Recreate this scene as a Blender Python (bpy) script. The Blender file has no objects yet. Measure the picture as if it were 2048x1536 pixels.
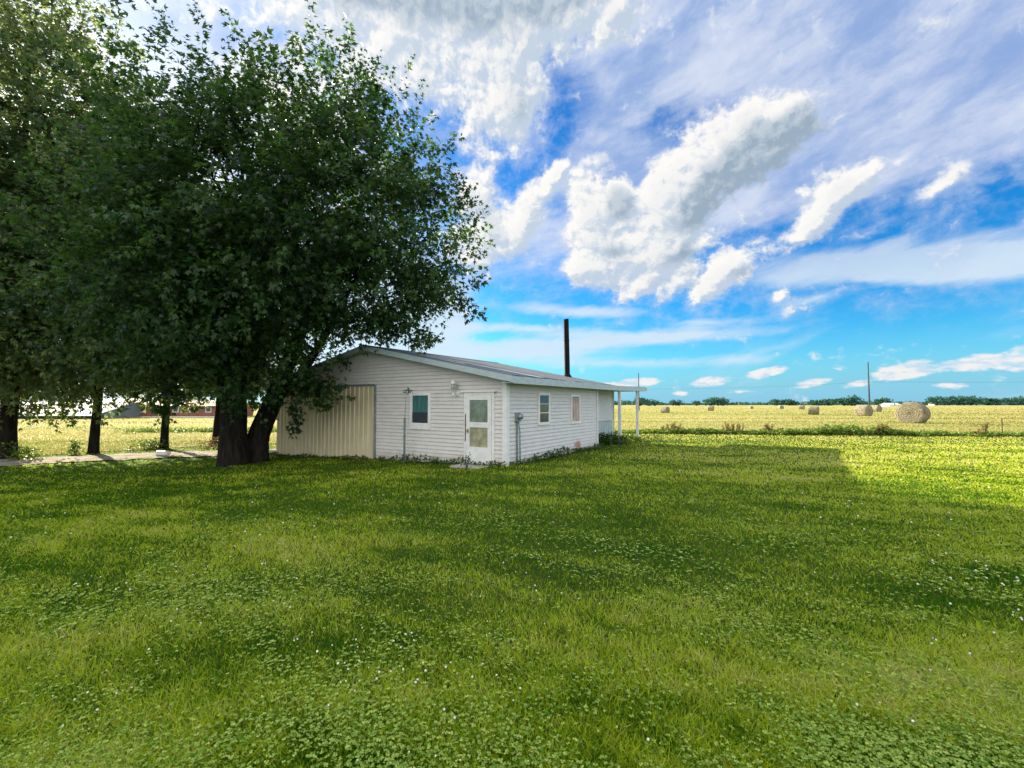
import bpy, bmesh, math, random
import numpy as np
from mathutils import Vector, Matrix

scene = bpy.context.scene
COL = scene.collection
R = math.radians

# ------------------------------------------------------------------ camera
cam_d = bpy.data.cameras.new("camera")
cam = bpy.data.objects.new("camera", cam_d)
COL.objects.link(cam)
cam.location = (0, 0, 1.7)
PITCH = math.atan(39 / 900)
cam.rotation_euler = (R(90) + PITCH, 0, 0)
cam_d.sensor_width = 36
cam_d.lens = 900 / 2048 * 36
cam_d.clip_start = 0.1
cam_d.clip_end = 6000
scene.camera = cam

# ------------------------------------------------------------------ exposure
scene.view_settings.view_transform = 'Standard'
scene.view_settings.look = 'None'
scene.view_settings.gamma = 1.0
scene.view_settings.exposure = 1.65
scene.cycles.use_denoising = True
scene.cycles.max_bounces = 8
scene.cycles.diffuse_bounces = 3
scene.cycles.transmission_bounces = 4

SUN_AZ, SUN_EL = -49.0, 18.0
EXPO = 2 ** 1.65

# ------------------------------------------------------------------ sun
sun_d = bpy.data.lights.new("sun", 'SUN')
sun_d.energy = 5.0
sun_d.angle = R(0.5)
sun_d.color = (1.0, 0.87, 0.62)
sun = bpy.data.objects.new("sun", sun_d)
COL.objects.link(sun)
sdir = Vector((math.sin(R(SUN_AZ)) * math.cos(R(SUN_EL)), math.cos(R(SUN_AZ)) * math.cos(R(SUN_EL)), math.sin(R(SUN_EL))))
sun.rotation_euler = sdir.to_track_quat('Z', 'Y').to_euler()
sun.location = sdir * 60

# ------------------------------------------------------------------ node helper
class NT:
    def __init__(s, tree):
        s.t = tree
    def n(s, typ, **kw):
        nd = s.t.nodes.new(typ)
        for k, v in kw.items():
            setattr(nd, k, v)
        return nd
    def put(s, sock, v):
        if isinstance(v, bpy.types.NodeSocket):
            s.t.links.new(v, sock)
        elif v is not None:
            try:
                sock.default_value = v
            except Exception:
                sock.default_value = (v[0], v[1], v[2], 1.0)
    def m(s, op, a, b=None, c=None, clamp=False):
        nd = s.n('ShaderNodeMath', operation=op, use_clamp=clamp)
        for i, v in enumerate((a, b, c)):
            if v is not None:
                s.put(nd.inputs[i], v)
        return nd.outputs[0]
    def vm(s, op, a, b=None, out=0):
        nd = s.n('ShaderNodeVectorMath', operation=op)
        s.put(nd.inputs[0], a)
        if b is not None:
            s.put(nd.inputs[1], b)
        return nd.outputs[out]
    def ss(s, v, lo, hi, a=0.0, b=1.0):
        nd = s.n('ShaderNodeMapRange', interpolation_type='SMOOTHSTEP')
        s.put(nd.inputs[0], v)
        for i, q in zip((1, 2, 3, 4), (lo, hi, a, b)):
            s.put(nd.inputs[i], q)
        return nd.outputs[0]
    def mix(s, f, a, b, mode='MIX'):
        nd = s.n('ShaderNodeMix', data_type='RGBA', blend_type=mode)
        s.put(nd.inputs[0], f)
        s.put(nd.inputs[6], a if not isinstance(a, tuple) else (*a[:3], 1))
        s.put(nd.inputs[7], b if not isinstance(b, tuple) else (*b[:3], 1))
        return nd.outputs[2]
    def noise(s, vec, scale, detail=4, rough=0.55, dist=0.0, out=0, lac=2.0):
        nd = s.n('ShaderNodeTexNoise')
        s.put(nd.inputs['Vector'], vec)
        nd.inputs['Scale'].default_value = scale
        nd.inputs['Detail'].default_value = detail
        nd.inputs['Roughness'].default_value = rough
        nd.inputs['Lacunarity'].default_value = lac
        nd.inputs['Distortion'].default_value = dist
        return nd.outputs[out]
    def mapping(s, vec, loc=(0, 0, 0), rot=(0, 0, 0), sc=(1, 1, 1), typ='POINT'):
        nd = s.n('ShaderNodeMapping', vector_type=typ)
        s.put(nd.inputs[0], vec)
        nd.inputs[1].default_value = loc
        nd.inputs[2].default_value = rot
        nd.inputs[3].default_value = sc
        return nd.outputs[0]
    def xyz(s, x, y, z):
        nd = s.n('ShaderNodeCombineXYZ')
        for i, v in enumerate((x, y, z)):
            s.put(nd.inputs[i], v)
        return nd.outputs[0]

# ------------------------------------------------------------------ world: sky with clouds
world = bpy.data.worlds.new("World")
scene.world = world
world.use_nodes = True
wt = world.node_tree
wt.nodes.clear()
W = NT(wt)
w_out = W.n('ShaderNodeOutputWorld')
w_bg = W.n('ShaderNodeBackground')
wt.links.new(w_bg.outputs[0], w_out.inputs[0])
SKY_STRENGTH = 0.068
w_bg.inputs[1].default_value = SKY_STRENGTH
sky = W.n('ShaderNodeTexSky', sky_type='NISHITA')
sky.sun_disc = False
sky.sun_elevation = R(SUN_EL)
sky.sun_rotation = R(SUN_AZ)
sky.altitude = 200
sky.air_density = 1.0
sky.dust_density = 0.6
sky.ozone_density = 2.5
K = 1.0 / (SKY_STRENGTH * EXPO)          # world value that shows as 1.0

tc = W.n('ShaderNodeTexCoord')
d = tc.outputs['Generated']
sp = W.n('ShaderNodeSeparateXYZ')
W.put(sp.inputs[0], d)
az = W.m('MULTIPLY', W.m('ARCTAN2', sp.outputs[0], sp.outputs[1]), 180 / math.pi)
el = W.m('MULTIPLY', W.m('ARCSINE', sp.outputs[2]), 180 / math.pi)
ae = W.xyz(az, el, 0.0)
# clear sky: Nishita, with its blue deepened as a polarised summer sky
hs = W.n('ShaderNodeHueSaturation')
hs.inputs['Hue'].default_value = 0.500
hs.inputs['Saturation'].default_value = 1.42
hs.inputs['Value'].default_value = 1.0
W.put(hs.inputs['Color'], sky.outputs[0])
clear = W.mix(1.0, hs.outputs[0], (0.26, 0.80, 1.0), 'MULTIPLY')
hor = W.ss(el, 0.0, 8.5, 1.0, 0.0)
clear = W.mix(W.m('MULTIPLY', hor, 0.8), clear, (0.28 * K, 0.60 * K, 0.90 * K))

wv = W.vm('SUBTRACT', W.noise(W.mapping(ae, sc=(0.30, 0.42, 1)), 1.0, 6, 0.62, out=1), (0.5, 0.5, 0.5))
def warp(k): return W.vm('ADD', ae, W.vm('MULTIPLY', wv, k))

def blobs(vec, lst):
    tot = None
    for (a, e, ra, re, rot, w) in lst:
        mp = W.mapping(vec, (a, e, 0), (0, 0, R(rot)), (ra, re, 1000), 'TEXTURE')
        g = W.n('ShaderNodeTexGradient', gradient_type='SPHERICAL')
        W.put(g.inputs[0], mp)
        tot = W.m('MULTIPLY', g.outputs[1], w) if tot is None else W.m('MULTIPLY_ADD', g.outputs[1], w, tot)
    return tot

# azimuth, elevation, half widths, tilt, weight
CUM = [(-24, 42, 26.0, 8.5, 0, 1.1), (-6, 44, 18.9, 8.5, 0, 1.2), (5, 42.5, 12.2, 5.6, 0, 1.1), (13.5, 42, 6.8, 4.9, -10, 0.9), (-13, 36.5, 10.6, 5.5, 0, 0.7),
       (-0.5, 37.0, 5.9, 5.6, 60, 1.1), (-3.5, 33.5, 7.1, 4.9, 0, 0.8), (1.0, 34.0, 4.7, 6.1, 0, 0.8),
       (-4.2, 25.0, 4.5, 5.9, 0, 1.2), (2.0, 22.6, 7.6, 2.9, 58, 1.3), (6.0, 27.5, 3.6, 1.3, 48, 0.9), (-5.5, 18.5, 4.7, 4.9, 0, 0.9), (-2, 20.5, 4.7, 3.7, 30, 0.8),
       (10.2, 24.0, 5.5, 6.1, 0, 1.25), (11.5, 19.5, 5.7, 5.2, 10, 1.1), (8.5, 16.6, 3.8, 2.4, 5, 0.9), (12.5, 16.6, 4.5, 3.2, 20, 1.0), (14.2, 24.6, 2.0, 2.9, 0, 0.8),
       (25.0, 26.5, 10.2, 6.0, 22, 1.35), (19.5, 23.0, 5.7, 6.7, 45, 1.2), (31, 28, 7.4, 4.0, 12, 1.0), (17.2, 19.5, 4.8, 4.4, 30, 1.1),
       (18.6, 16.6, 6.8, 2.9, 28, 1.15), (16.2, 14.0, 3.7, 1.8, 30, 0.9), (20.2, 14.2, 3.8, 1.8, 38, 0.9),
       (26.0, 15.3, 5.7, 2.9, 27, 1.25), (23.2, 12.8, 3.7, 1.6, 35, 1.0), (24.5, 18.2, 2.4, 2.0, 20, 0.7),
       (34.5, 19.0, 5.7, 2.2, 36, 1.2), (37.5, 21.6, 5.2, 2.3, 18, 1.1), (33.2, 21.8, 2.7, 1.7, 30, 0.7),
       (31, 11.9, 1.8, 1.0, 25, 0.8), (44, 19.8, 3.0, 1.0, 25, 0.55), (-26, 30, 14.2, 7.3, 0, 0.9)]
GREY = [(27.5, 25.0, 7.5, 4.2, 22, 1.3), (32, 26.6, 6, 3.6, 12, 1.2), (13.6, 23.6, 2.4, 3.0, 0, 0.75), (-6, 45, 17, 6, 0, 1.2), (-22, 44, 14, 5, 0, 1.1), (6, 44.5, 10, 4, 0, 0.9), (22.5, 21.5, 4.5, 3, 30, 0.6),
        (13.5, 18.3, 3, 2, 0, 0.5), (21.0, 17.4, 3, 1.4, 25, 0.55), (27.5, 15.0, 2.6, 1.2, 25, 0.45), (-3.0, 22.5, 3, 3, 0, 0.4), (1.2, 34, 3, 3, 0, 0.4)]
LOW = [(15.2, 2.5, 4.4, 0.95, 4, 1.1), (10.5, 2.2, 3.4, 0.7, 0, 0.8), (23.8, 2.5, 3.0, 0.95, 8, 1.2), (29.4, 3.4, 3.2, 0.8, 14, 1.2), (33.6, 2.2, 2.4, 0.7, 12, 1.1),
       (37.3, 1.9, 1.8, 0.6, 10, 0.9), (41.3, 3.1, 3.7, 1.2, 10, 1.3), (46.2, 3.6, 3.0, 1.0, 6, 1.25), (49.8, 3.4, 3, 1.2, 5, 1.2), (44, 1.6, 2.2, 0.5, 0, 0.8),
       (55, 3, 5, 1.4, 0, 1.2), (20.5, 1.2, 1.5, 0.5, 0, 0.7), (27, 1.4, 2, 0.4, 0, 0.6), (36, 3.6, 1.0, 0.4, 0, 0.6)]
CIR = [(19, 31.0, 9, 4.5, -10, -0.9), (6.5, 33.5, 8, 5.5, 0, -0.8), (27, 18.5, 9, 3.5, 10, -0.8), (45, 17.5, 11, 3.2, 5, -1.1), (3, 29, 7, 3, 30, -0.7), (40, 32, 40, 17, -8, 1.5), (18, 40, 24, 9, 0, 1.1), (12, 30, 14, 7, 0, 1.2), (48, 27, 22, 7, 8, 1.2), (33, 24, 18, 6, 12, 1.1), (6, 20, 16, 7, 0, 0.9), (20, 19, 14, 5, 10, 0.7),
       (40, 13.6, 20, 2.6, -3, 1.5), (47, 11.8, 11, 2.2, -8, 1.3), (43, 17, 5, 1.6, 32, 0.7), (48.5, 18, 5, 2, 32, 0.7),
       (9, 11.5, 13, 1.1, -4, 1.2), (3, 9.4, 14, 1.0, -2, 1.1), (14, 8.0, 20, 1.2, 0, 1.3), (0, 6.6, 18, 1.6, 0, 1.3), (24, 9.4, 10, 0.9, 0, 0.8), (34, 11, 6, 0.8, 4, 0.9),
       (14, 5.0, 20, 1.0, 0, 0.9), (-18, 8, 15, 8, 0, 2.0), (-12, 12, 9, 8, 0, 1.0), (-40, 18, 40, 30, 0, 2.0)]

def vor(vec, sc):
    nd = W.n('ShaderNodeTexVoronoi', feature='SMOOTH_F1', voronoi_dimensions='2D')
    W.put(nd.inputs['Vector'], vec)
    nd.inputs['Scale'].default_value = sc
    nd.inputs['Detail'].default_value = 3.0
    nd.inputs['Roughness'].default_value = 0.5
    nd.inputs['Smoothness'].default_value = 0.6
    nd.normalize = True
    return nd.outputs['Distance']
p_c = warp((3.0, 2.6, 0))
wsm = W.vm('SUBTRACT', W.noise(W.mapping(ae, sc=(0.5, 0.5, 1)), 1.0, 5, 0.6, out=1), (0.5, 0.5, 0.5))
pv0 = W.vm('ADD', ae, W.vm('MULTIPLY', wsm, (1.6, 1.6, 0)))
def cloud_density(off):
    cv = blobs(W.vm('ADD', p_c, (off[0], off[1], 0)), CUM)
    nn = W.noise(W.mapping(pv0, loc=(off[0] * 0.26, off[1] * 0.32, 0), sc=(0.26, 0.32, 1)), 1.0, 10, 0.60)
    n_f = W.noise(W.mapping(pv0, loc=(off[0] * 0.9, off[1] * 1.0, 3), sc=(0.9, 1.0, 1)), 1.0, 8, 0.62)
    dn = W.m('ADD', W.m('MULTIPLY', cv, 1.2), W.m('MULTIPLY_ADD', W.m('SUBTRACT', nn, 0.5), 2.6, W.m('MULTIPLY', W.m('SUBTRACT', n_f, 0.5), 0.9)))
    return dn, nn, n_f
dens, n1, nf1 = cloud_density((0, 0))
dens2, n1b, nf2 = cloud_density((-0.55, 0.75))      # a step towards the sun
a_c = W.ss(dens, 0.22, 0.85)
cov_l = blobs(warp((0.7, 0.35, 0)), LOW)
n_l = W.noise(W.mapping(ae, sc=(0.5, 1.3, 1)), 1.0, 7, 0.62)
dens_l = W.m('ADD', cov_l, W.m('MULTIPLY', W.m('SUBTRACT', n_l, 0.5), 1.2))
a_l = W.ss(dens_l, 0.25, 0.62)
cov_r = blobs(warp((3.5, 0.9, 0)), CIR)
pr_ = W.mapping(W.vm('ADD', ae, W.vm('MULTIPLY', wv, (2.5, 1.2, 0))), rot=(0, 0, R(-13)))
n_r = W.noise(W.mapping(pr_, sc=(0.05, 0.24, 1)), 1.0, 9, 0.6)
n_r2 = W.noise(W.mapping(pr_, sc=(0.07, 0.16, 1), loc=(5, 2, 0)), 1.0, 7, 0.62)
a_r = W.m('MULTIPLY', W.ss(W.m('ADD', cov_r, W.m('MULTIPLY', W.m('SUBTRACT', n_r, 0.5), 2.2)), 0.05, 1.0), 0.93)
def kc(r, g, b): return (r * K, g * K, b * K)
cir_t = W.ss(n_r2, 0.36, 0.66)
cir_hi = W.mix(cir_t, kc(0.30, 0.44, 0.76), kc(0.66, 0.73, 0.90))
cir_lo = kc(0.66, 0.82, 0.95)
cir_col = W.mix(W.ss(el, 9.0, 22.0), cir_lo, cir_hi)
c1 = W.mix(a_r, clear, cir_col)
veil = W.ss(W.m('ADD', dens, W.m('MULTIPLY', W.m('SUBTRACT', n_r2, 0.5), 1.6)), -0.35, 0.75)
c1 = W.mix(W.m('MULTIPLY', W.m('MULTIPLY', veil, 0.48), W.ss(el, 5, 11)), c1, W.mix(cir_t, kc(0.42, 0.56, 0.84), kc(0.74, 0.80, 0.93)))
lit = W.ss(W.m('SUBTRACT', dens, dens2), -0.38, 0.36)
thick = W.ss(dens, 0.75, 2.0)
body = W.mix(lit, kc(0.54, 0.64, 0.77), kc(0.99, 0.975, 0.945))
shade_c = W.mix(W.m('MULTIPLY', thick, 0.30), body, kc(0.62, 0.68, 0.74))
gcov = W.m('ADD', blobs(p_c, GREY), W.m('MULTIPLY', W.m('SUBTRACT', n1, 0.5), 1.0))
grey = W.ss(gcov, 0.05, 0.65)
shade_c = W.mix(W.m('MULTIPLY', grey, 0.88), shade_c, W.mix(lit, kc(0.30, 0.40, 0.51), kc(0.50, 0.59, 0.68)))
c2 = W.mix(a_c, c1, shade_c)
low_c = W.mix(W.ss(n_l, 0.40, 0.58), kc(0.60, 0.76, 0.90), kc(0.95, 0.91, 0.89))
c3 = W.mix(W.m('MULTIPLY', a_l, 0.92), c2, low_c)
# glow of thin cloud round the sun
cosang = W.vm('DOT_PRODUCT', W.vm('NORMALIZE', d), tuple(sdir), out=1)
ang = W.m('MULTIPLY', W.m('ARCCOSINE', cosang), 180 / math.pi)
gl = W.m('ADD', W.m('MULTIPLY', W.m('EXPONENT', W.m('MULTIPLY', ang, -1 / 5.0)), 8.0 * K),
         W.m('MULTIPLY', W.m('EXPONENT', W.m('MULTIPLY', ang, -1 / 12.0)), 0.9 * K))
glc = W.vm('SCALE', W.xyz(1.0, 0.95, 0.88))
W.put(glc.node.inputs['Scale'], gl)
c4 = W.vm('ADD', c3, glc)
# extra bright cloud, unseen overhead and behind, added to light lawn and walls
back = W.m('MAXIMUM', W.ss(el, 44, 62), W.ss(sp.outputs[1], 0.05, -0.35))
nb = W.noise(d, 2.4, 5, 0.55)
over = W.mix(W.ss(nb, 0.3, 0.6), kc(0.40, 0.58, 0.95), kc(2.0, 1.96, 1.86))
back = W.m('MULTIPLY', back, W.ss(el, -2, 6))
c5 = W.mix(back, c4, over)
W.put(w_bg.inputs[0], c5)
world.cycles.sampling_method = 'MANUAL'
world.cycles.sample_map_resolution = 512

# ------------------------------------------------------------------ object helpers
def tag(o, label=None, cat=None, group=None, kind=None):
    if label: o['label'] = label
    if cat: o['category'] = cat
    if group: o['group'] = group
    if kind: o['kind'] = kind
    return o

def empty(name, loc=(0, 0, 0), rz=0.0, label=None, cat=None, group=None):
    o = bpy.data.objects.new(name, None)
    COL.objects.link(o)
    o.empty_display_size = 0.3
    o.location = loc
    o.rotation_euler = (0, 0, rz)
    return tag(o, label, cat, group)

class MB:
    """collects shapes that become ONE mesh object"""
    def __init__(s):
        s.v = []; s.f = []; s.sm = []
    def add(s, vs, fs, smooth=False):
        b = len(s.v)
        s.v += [tuple(p) for p in vs]
        s.f += [tuple(i + b for i in q) for q in fs]
        s.sm += [smooth] * len(fs)
    def box(s, a, b, M=None):
        x0, y0, z0 = a; x1, y1, z1 = b
        vs = [(x0, y0, z0), (x1, y0, z0), (x1, y1, z0), (x0, y1, z0), (x0, y0, z1), (x1, y0, z1), (x1, y1, z1), (x0, y1, z1)]
        if M is not None: vs = [M @ Vector(p) for p in vs]
        s.add(vs, [(0, 3, 2, 1), (4, 5, 6, 7), (0, 1, 5, 4), (1, 2, 6, 5), (2, 3, 7, 6), (3, 0, 4, 7)])
    def hexa(s, vs):
        s.add(vs, [(0, 3, 2, 1), (4, 5, 6, 7), (0, 1, 5, 4), (1, 2, 6, 5), (2, 3, 7, 6), (3, 0, 4, 7)])
    def tube(s, pts, rad, n=10, cap=True, wob=0.0, seed=0, lobes=0):
        rng = np.random.default_rng(seed)
        pts = [Vector(p) for p in pts]
        rings = []
        prev = None
        ph = rng.uniform(0, 6.28)
        for i, p in enumerate(pts):
            t = (pts[min(i + 1, len(pts) - 1)] - pts[max(i - 1, 0)]).normalized()
            if prev is None:
                a = t.orthogonal().normalized()
            else:
                a = (prev - t * prev.dot(t)).normalized()
            prev = a
            b = t.cross(a)
            ring = []
            for k in range(n):
                an = 2 * math.pi * k / n
                r = rad[i] * (1 + wob * (math.sin(3 * an + ph + i * 0.4) * 0.5 + math.sin(7 * an + ph * 2 - i * 0.3) * 0.5) + wob * rng.uniform(-0.4, 0.4))
                ring.append(p + (a * math.cos(an) + b * math.sin(an)) * r)
            rings.append(ring)
        vs = [q for r_ in rings for q in r_]
        fs = []
        for i in range(len(rings) - 1):
            for k in range(n):
                k2 = (k + 1) % n
                fs.append((i * n + k, i * n + k2, (i + 1) * n + k2, (i + 1) * n + k))
        if cap:
            fs.append(tuple(range(n - 1, -1, -1)))
            fs.append(tuple((len(rings) - 1) * n + k for k in range(n)))
        s.add(vs, fs, True)
    def build(s, name, mat, parent=None, loc=None):
        me = bpy.data.meshes.new(name)
        me.from_pydata(s.v, [], s.f)
        me.polygons.foreach_set('use_smooth', s.sm)
        me.materials.append(mat)
        me.update()
        o = bpy.data.objects.new(name, me)
        COL.objects.link(o)
        if parent: o.parent = parent
        if loc: o.location = loc
        return o

def np_mesh(name, V, Q, mat, parent=None, attrs=None, smooth=False):
    """V (n,3), Q (m,4) quads"""
    me = bpy.data.meshes.new(name)
    me.vertices.add(len(V)); me.vertices.foreach_set('co', np.ascontiguousarray(V, dtype=np.float32).ravel())
    me.loops.add(Q.size); me.loops.foreach_set('vertex_index', np.ascontiguousarray(Q, dtype=np.int32).ravel())
    me.polygons.add(len(Q))
    me.polygons.foreach_set('loop_start', np.arange(0, Q.size, Q.shape[1], dtype=np.int32))
    try: me.polygons.foreach_set('loop_total', np.full(len(Q), Q.shape[1], dtype=np.int32))
    except Exception: pass
    if smooth: me.polygons.foreach_set('use_smooth', np.ones(len(Q), dtype=bool))
    me.update(calc_edges=True)
    for k, a in (attrs or {}).items():
        at = me.attributes.new(k, 'FLOAT', 'POINT')
        at.data.foreach_set('value', np.ascontiguousarray(a, dtype=np.float32))
    me.materials.append(mat)
    o = bpy.data.objects.new(name, me)
    COL.objects.link(o)
    if parent: o.parent = parent
    return o

def sines(P, wl, seed, n=7):
    rng = np.random.default_rng(seed)
    out = np.zeros(len(P))
    for i in range(n):
        k = rng.normal(size=P.shape[1]); k /= np.linalg.norm(k)
        w = wl * rng.uniform(0.7, 1.5)
        out += np.sin(P @ k * 2 * math.pi / w + rng.uniform(0, 6.28))
    return out / math.sqrt(n / 2)

# ------------------------------------------------------------------ materials
def new_mat(name):
    m = bpy.data.materials.new(name)
    m.use_nodes = True
    t = m.node_tree
    b = t.nodes['Principled BSDF']
    return m, NT(t), b

def simple(name, col, rough=0.6, var=0.25, sc=8.0, metal=0.0, spec=0.4, bump=0.0, bsc=None, stretch=(1, 1, 1)):
    m, N, b = new_mat(name)
    co = N.n('ShaderNodeTexCoord').outputs['Object']
    n = N.noise(N.mapping(co, sc=stretch), sc, 5, 0.6)
    f = N.ss(n, 0.3, 0.7)
    dk = tuple(c * (1 - var) for c in col); lt = tuple(min(1, c * (1 + var * 0.5)) for c in col)
    N.put(b.inputs['Base Color'], N.mix(f, dk, lt))
    b.inputs['Roughness'].default_value = rough
    b.inputs['Metallic'].default_value = metal
    b.inputs['Specular IOR Level'].default_value = spec
    if bump:
        bp = N.n('ShaderNodeBump')
        bp.inputs['Strength'].default_value = bump
        bp.inputs['Distance'].default_value = 0.05
        N.put(bp.inputs['Height'], N.noise(N.mapping(co, sc=stretch), bsc or sc * 3, 5, 0.65))
        N.put(b.inputs['Normal'], bp.outputs[0])
    return m

def leaf_mat(name, lo, hi, tr_lo, tr_hi, trans=0.4, rough=0.45, spec=0.3, dry=None, tr_dry=None):
    m = bpy.data.materials.new(name)
    m.use_nodes = True
    t = m.node_tree; t.nodes.clear(); N = NT(t)
    out = N.n('ShaderNodeOutputMaterial')
    at = N.n('ShaderNodeAttribute', attribute_name='tint')
    f = at.outputs['Fac']
    dif = N.n('ShaderNodeBsdfPrincipled')
    def ramp(a, b, c):
        if c is None: return N.mix(f, a, b)
        return N.mix(N.ss(f, 0.68, 1.12), N.mix(N.m('MULTIPLY', f, 1.6, clamp=True), a, b), c)
    N.put(dif.inputs['Base Color'], ramp(lo, hi, dry))
    dif.inputs['Roughness'].default_value = rough
    dif.inputs['Specular IOR Level'].default_value = spec
    tl = N.n('ShaderNodeBsdfTranslucent')
    N.put(tl.inputs[0], ramp(tr_lo, tr_hi, tr_dry))
    mx = N.n('ShaderNodeMixShader')
    mx.inputs[0].default_value = trans
    t.links.new(dif.outputs[0], mx.inputs[1]); t.links.new(tl.outputs[0], mx.inputs[2])
    t.links.new(mx.outputs[0], out.inputs[0])
    return m

M_grass = leaf_mat('grass_blades', (0.024, 0.100, 0.002), (0.43, 0.56, 0.016), (0.08, 0.28, 0.006), (0.66, 0.66, 0.12), 0.46, 0.7, 0.03, (0.58, 0.53, 0.22), (0.70, 0.63, 0.27))
M_clover = leaf_mat('clover_leaves', (0.06, 0.19, 0.008), (0.48, 0.60, 0.14), (0.12, 0.26, 0.015), (0.28, 0.42, 0.05), 0.26, 0.7, 0.05)
M_hay = leaf_mat('hay_stubble', (0.16, 0.185, 0.045), (0.39, 0.355, 0.145), (0.24, 0.26, 0.055), (0.40, 0.37, 0.14), 0.42, 0.7, 0.15)
M_leaf = leaf_mat('maple_leaves', (0.005, 0.024, 0.011), (0.062, 0.125, 0.030), (0.02, 0.10, 0.018), (0.18, 0.34, 0.05), 0.36, 0.42, 0.35)
M_leaf2 = leaf_mat('row_tree_leaves', (0.030, 0.070, 0.036), (0.15, 0.22, 0.085), (0.08, 0.18, 0.05), (0.40, 0.46, 0.14), 0.5, 0.45, 0.35)  # paler than the maple leaves: sun glare over the row put into the colour
M_weed = leaf_mat('weed_leaves', (0.05, 0.13, 0.014), (0.22, 0.31, 0.05), (0.06, 0.16, 0.015), (0.28, 0.34, 0.06), 0.35, 0.5, 0.3)
M_ivy = leaf_mat('ivy_leaves', (0.020, 0.062, 0.012), (0.075, 0.15, 0.03), (0.03, 0.10, 0.01), (0.10, 0.2, 0.03), 0.25, 0.4, 0.4)
M_dock = leaf_mat('dock_stalks', (0.14, 0.085, 0.045), (0.28, 0.21, 0.09), (0.2, 0.1, 0.04), (0.3, 0.2, 0.08), 0.2, 0.7, 0.1)
M_far = leaf_mat('far_foliage', (0.035, 0.115, 0.10), (0.065, 0.17, 0.13), (0.02, 0.07, 0.04), (0.05, 0.12, 0.07), 0.2, 0.6, 0.1)

M_white = simple('white_painted_trim', (0.80, 0.80, 0.79), 0.5, 0.10, 5)
M_fascia = simple('pale_fascia_board', (0.42, 0.51, 0.53), 0.5, 0.14, 4, stretch=(1, 1, 4))
M_bark = simple('grey_brown_bark', (0.024, 0.021, 0.018), 0.9, 0.65, 9, bump=1.0, bsc=16, stretch=(1, 1, 0.18), spec=0.1)
M_glass = simple('dark_window_glass', (0.035, 0.075, 0.10), 0.08, 0.3, 3, spec=0.6)
M_curtain = simple('teal_curtain', (0.055, 0.165, 0.165), 0.9, 0.45, 26, stretch=(1, 1, 0.05))
M_dark = simple('dark_plastic', (0.018, 0.030, 0.045), 0.35, 0.3, 6)
M_pipe = simple('rusty_dark_steel_pipe', (0.007, 0.008, 0.012), 0.7, 0.5, 6, metal=0.0, spec=0.15, bump=0.3)
M_galv = simple('galvanised_grey_metal', (0.28, 0.34, 0.36), 0.45, 0.3, 10, metal=0.5)
M_green_pipe = simple('grey_green_pole_paint', (0.14, 0.20, 0.19), 0.6, 0.4, 9)
M_tan = simple('tan_cardboard_behind_glass', (0.20, 0.25, 0.20), 0.12, 0.35, 4, spec=0.6)
M_lower_tan = simple('tan_paper_behind_lower_glass', (0.38, 0.36, 0.24), 0.2, 0.35, 5)
M_ply = simple('weathered_pinkish_plywood', (0.52, 0.40, 0.36), 0.8, 0.40, 7, stretch=(1, 1, 0.45))
M_brown = simple('bare_brown_jamb', (0.17, 0.10, 0.07), 0.8, 0.4, 8)
M_post = simple('white_porch_post_paint', (0.72, 0.74, 0.74), 0.6, 0.2, 9)
M_pole = simple('dark_blue_grey_pole_wood', (0.055, 0.075, 0.105), 0.8, 0.4, 3)
M_wire = simple('grey_wire', (0.10, 0.13, 0.15), 0.6, 0.1, 3)
M_red = simple('faded_red_barn_siding', (0.24, 0.10, 0.08), 0.8, 0.3, 2, stretch=(3, 3, 0.4))
M_redroof = simple('rusty_red_roof_sheet', (0.20, 0.085, 0.065), 0.6, 0.3, 1)
M_paleroof = simple('pale_blue_metal_roof', (0.19, 0.26, 0.30), 0.7, 0.15, 1, spec=0.05)
M_blackwall = simple('dark_lower_wall', (0.02, 0.025, 0.025), 0.8, 0.3, 3)
M_rustpost = simple('rusty_steel_fence_post', (0.07, 0.045, 0.035), 0.8, 0.4, 9)
M_flash = simple('bright_metal_flashing', (0.80, 0.80, 0.84), 0.35, 0.12, 10)
M_felt = simple('exposed_roofing_felt', (0.03, 0.045, 0.06), 0.8, 0.3, 10)
M_concrete = simple('concrete_doorstep', (0.42, 0.40, 0.36), 0.9, 0.3, 9)
M_clamp = simple('brass_latch', (0.30, 0.22, 0.10), 0.4, 0.2, 10, metal=0.6)
M_lantern = simple('frosted_lantern_glass', (0.34, 0.40, 0.40), 0.3, 0.25, 20)
M_flower = simple('white_clover_heads', (0.78, 0.76, 0.68), 0.8, 0.15, 30)

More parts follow.
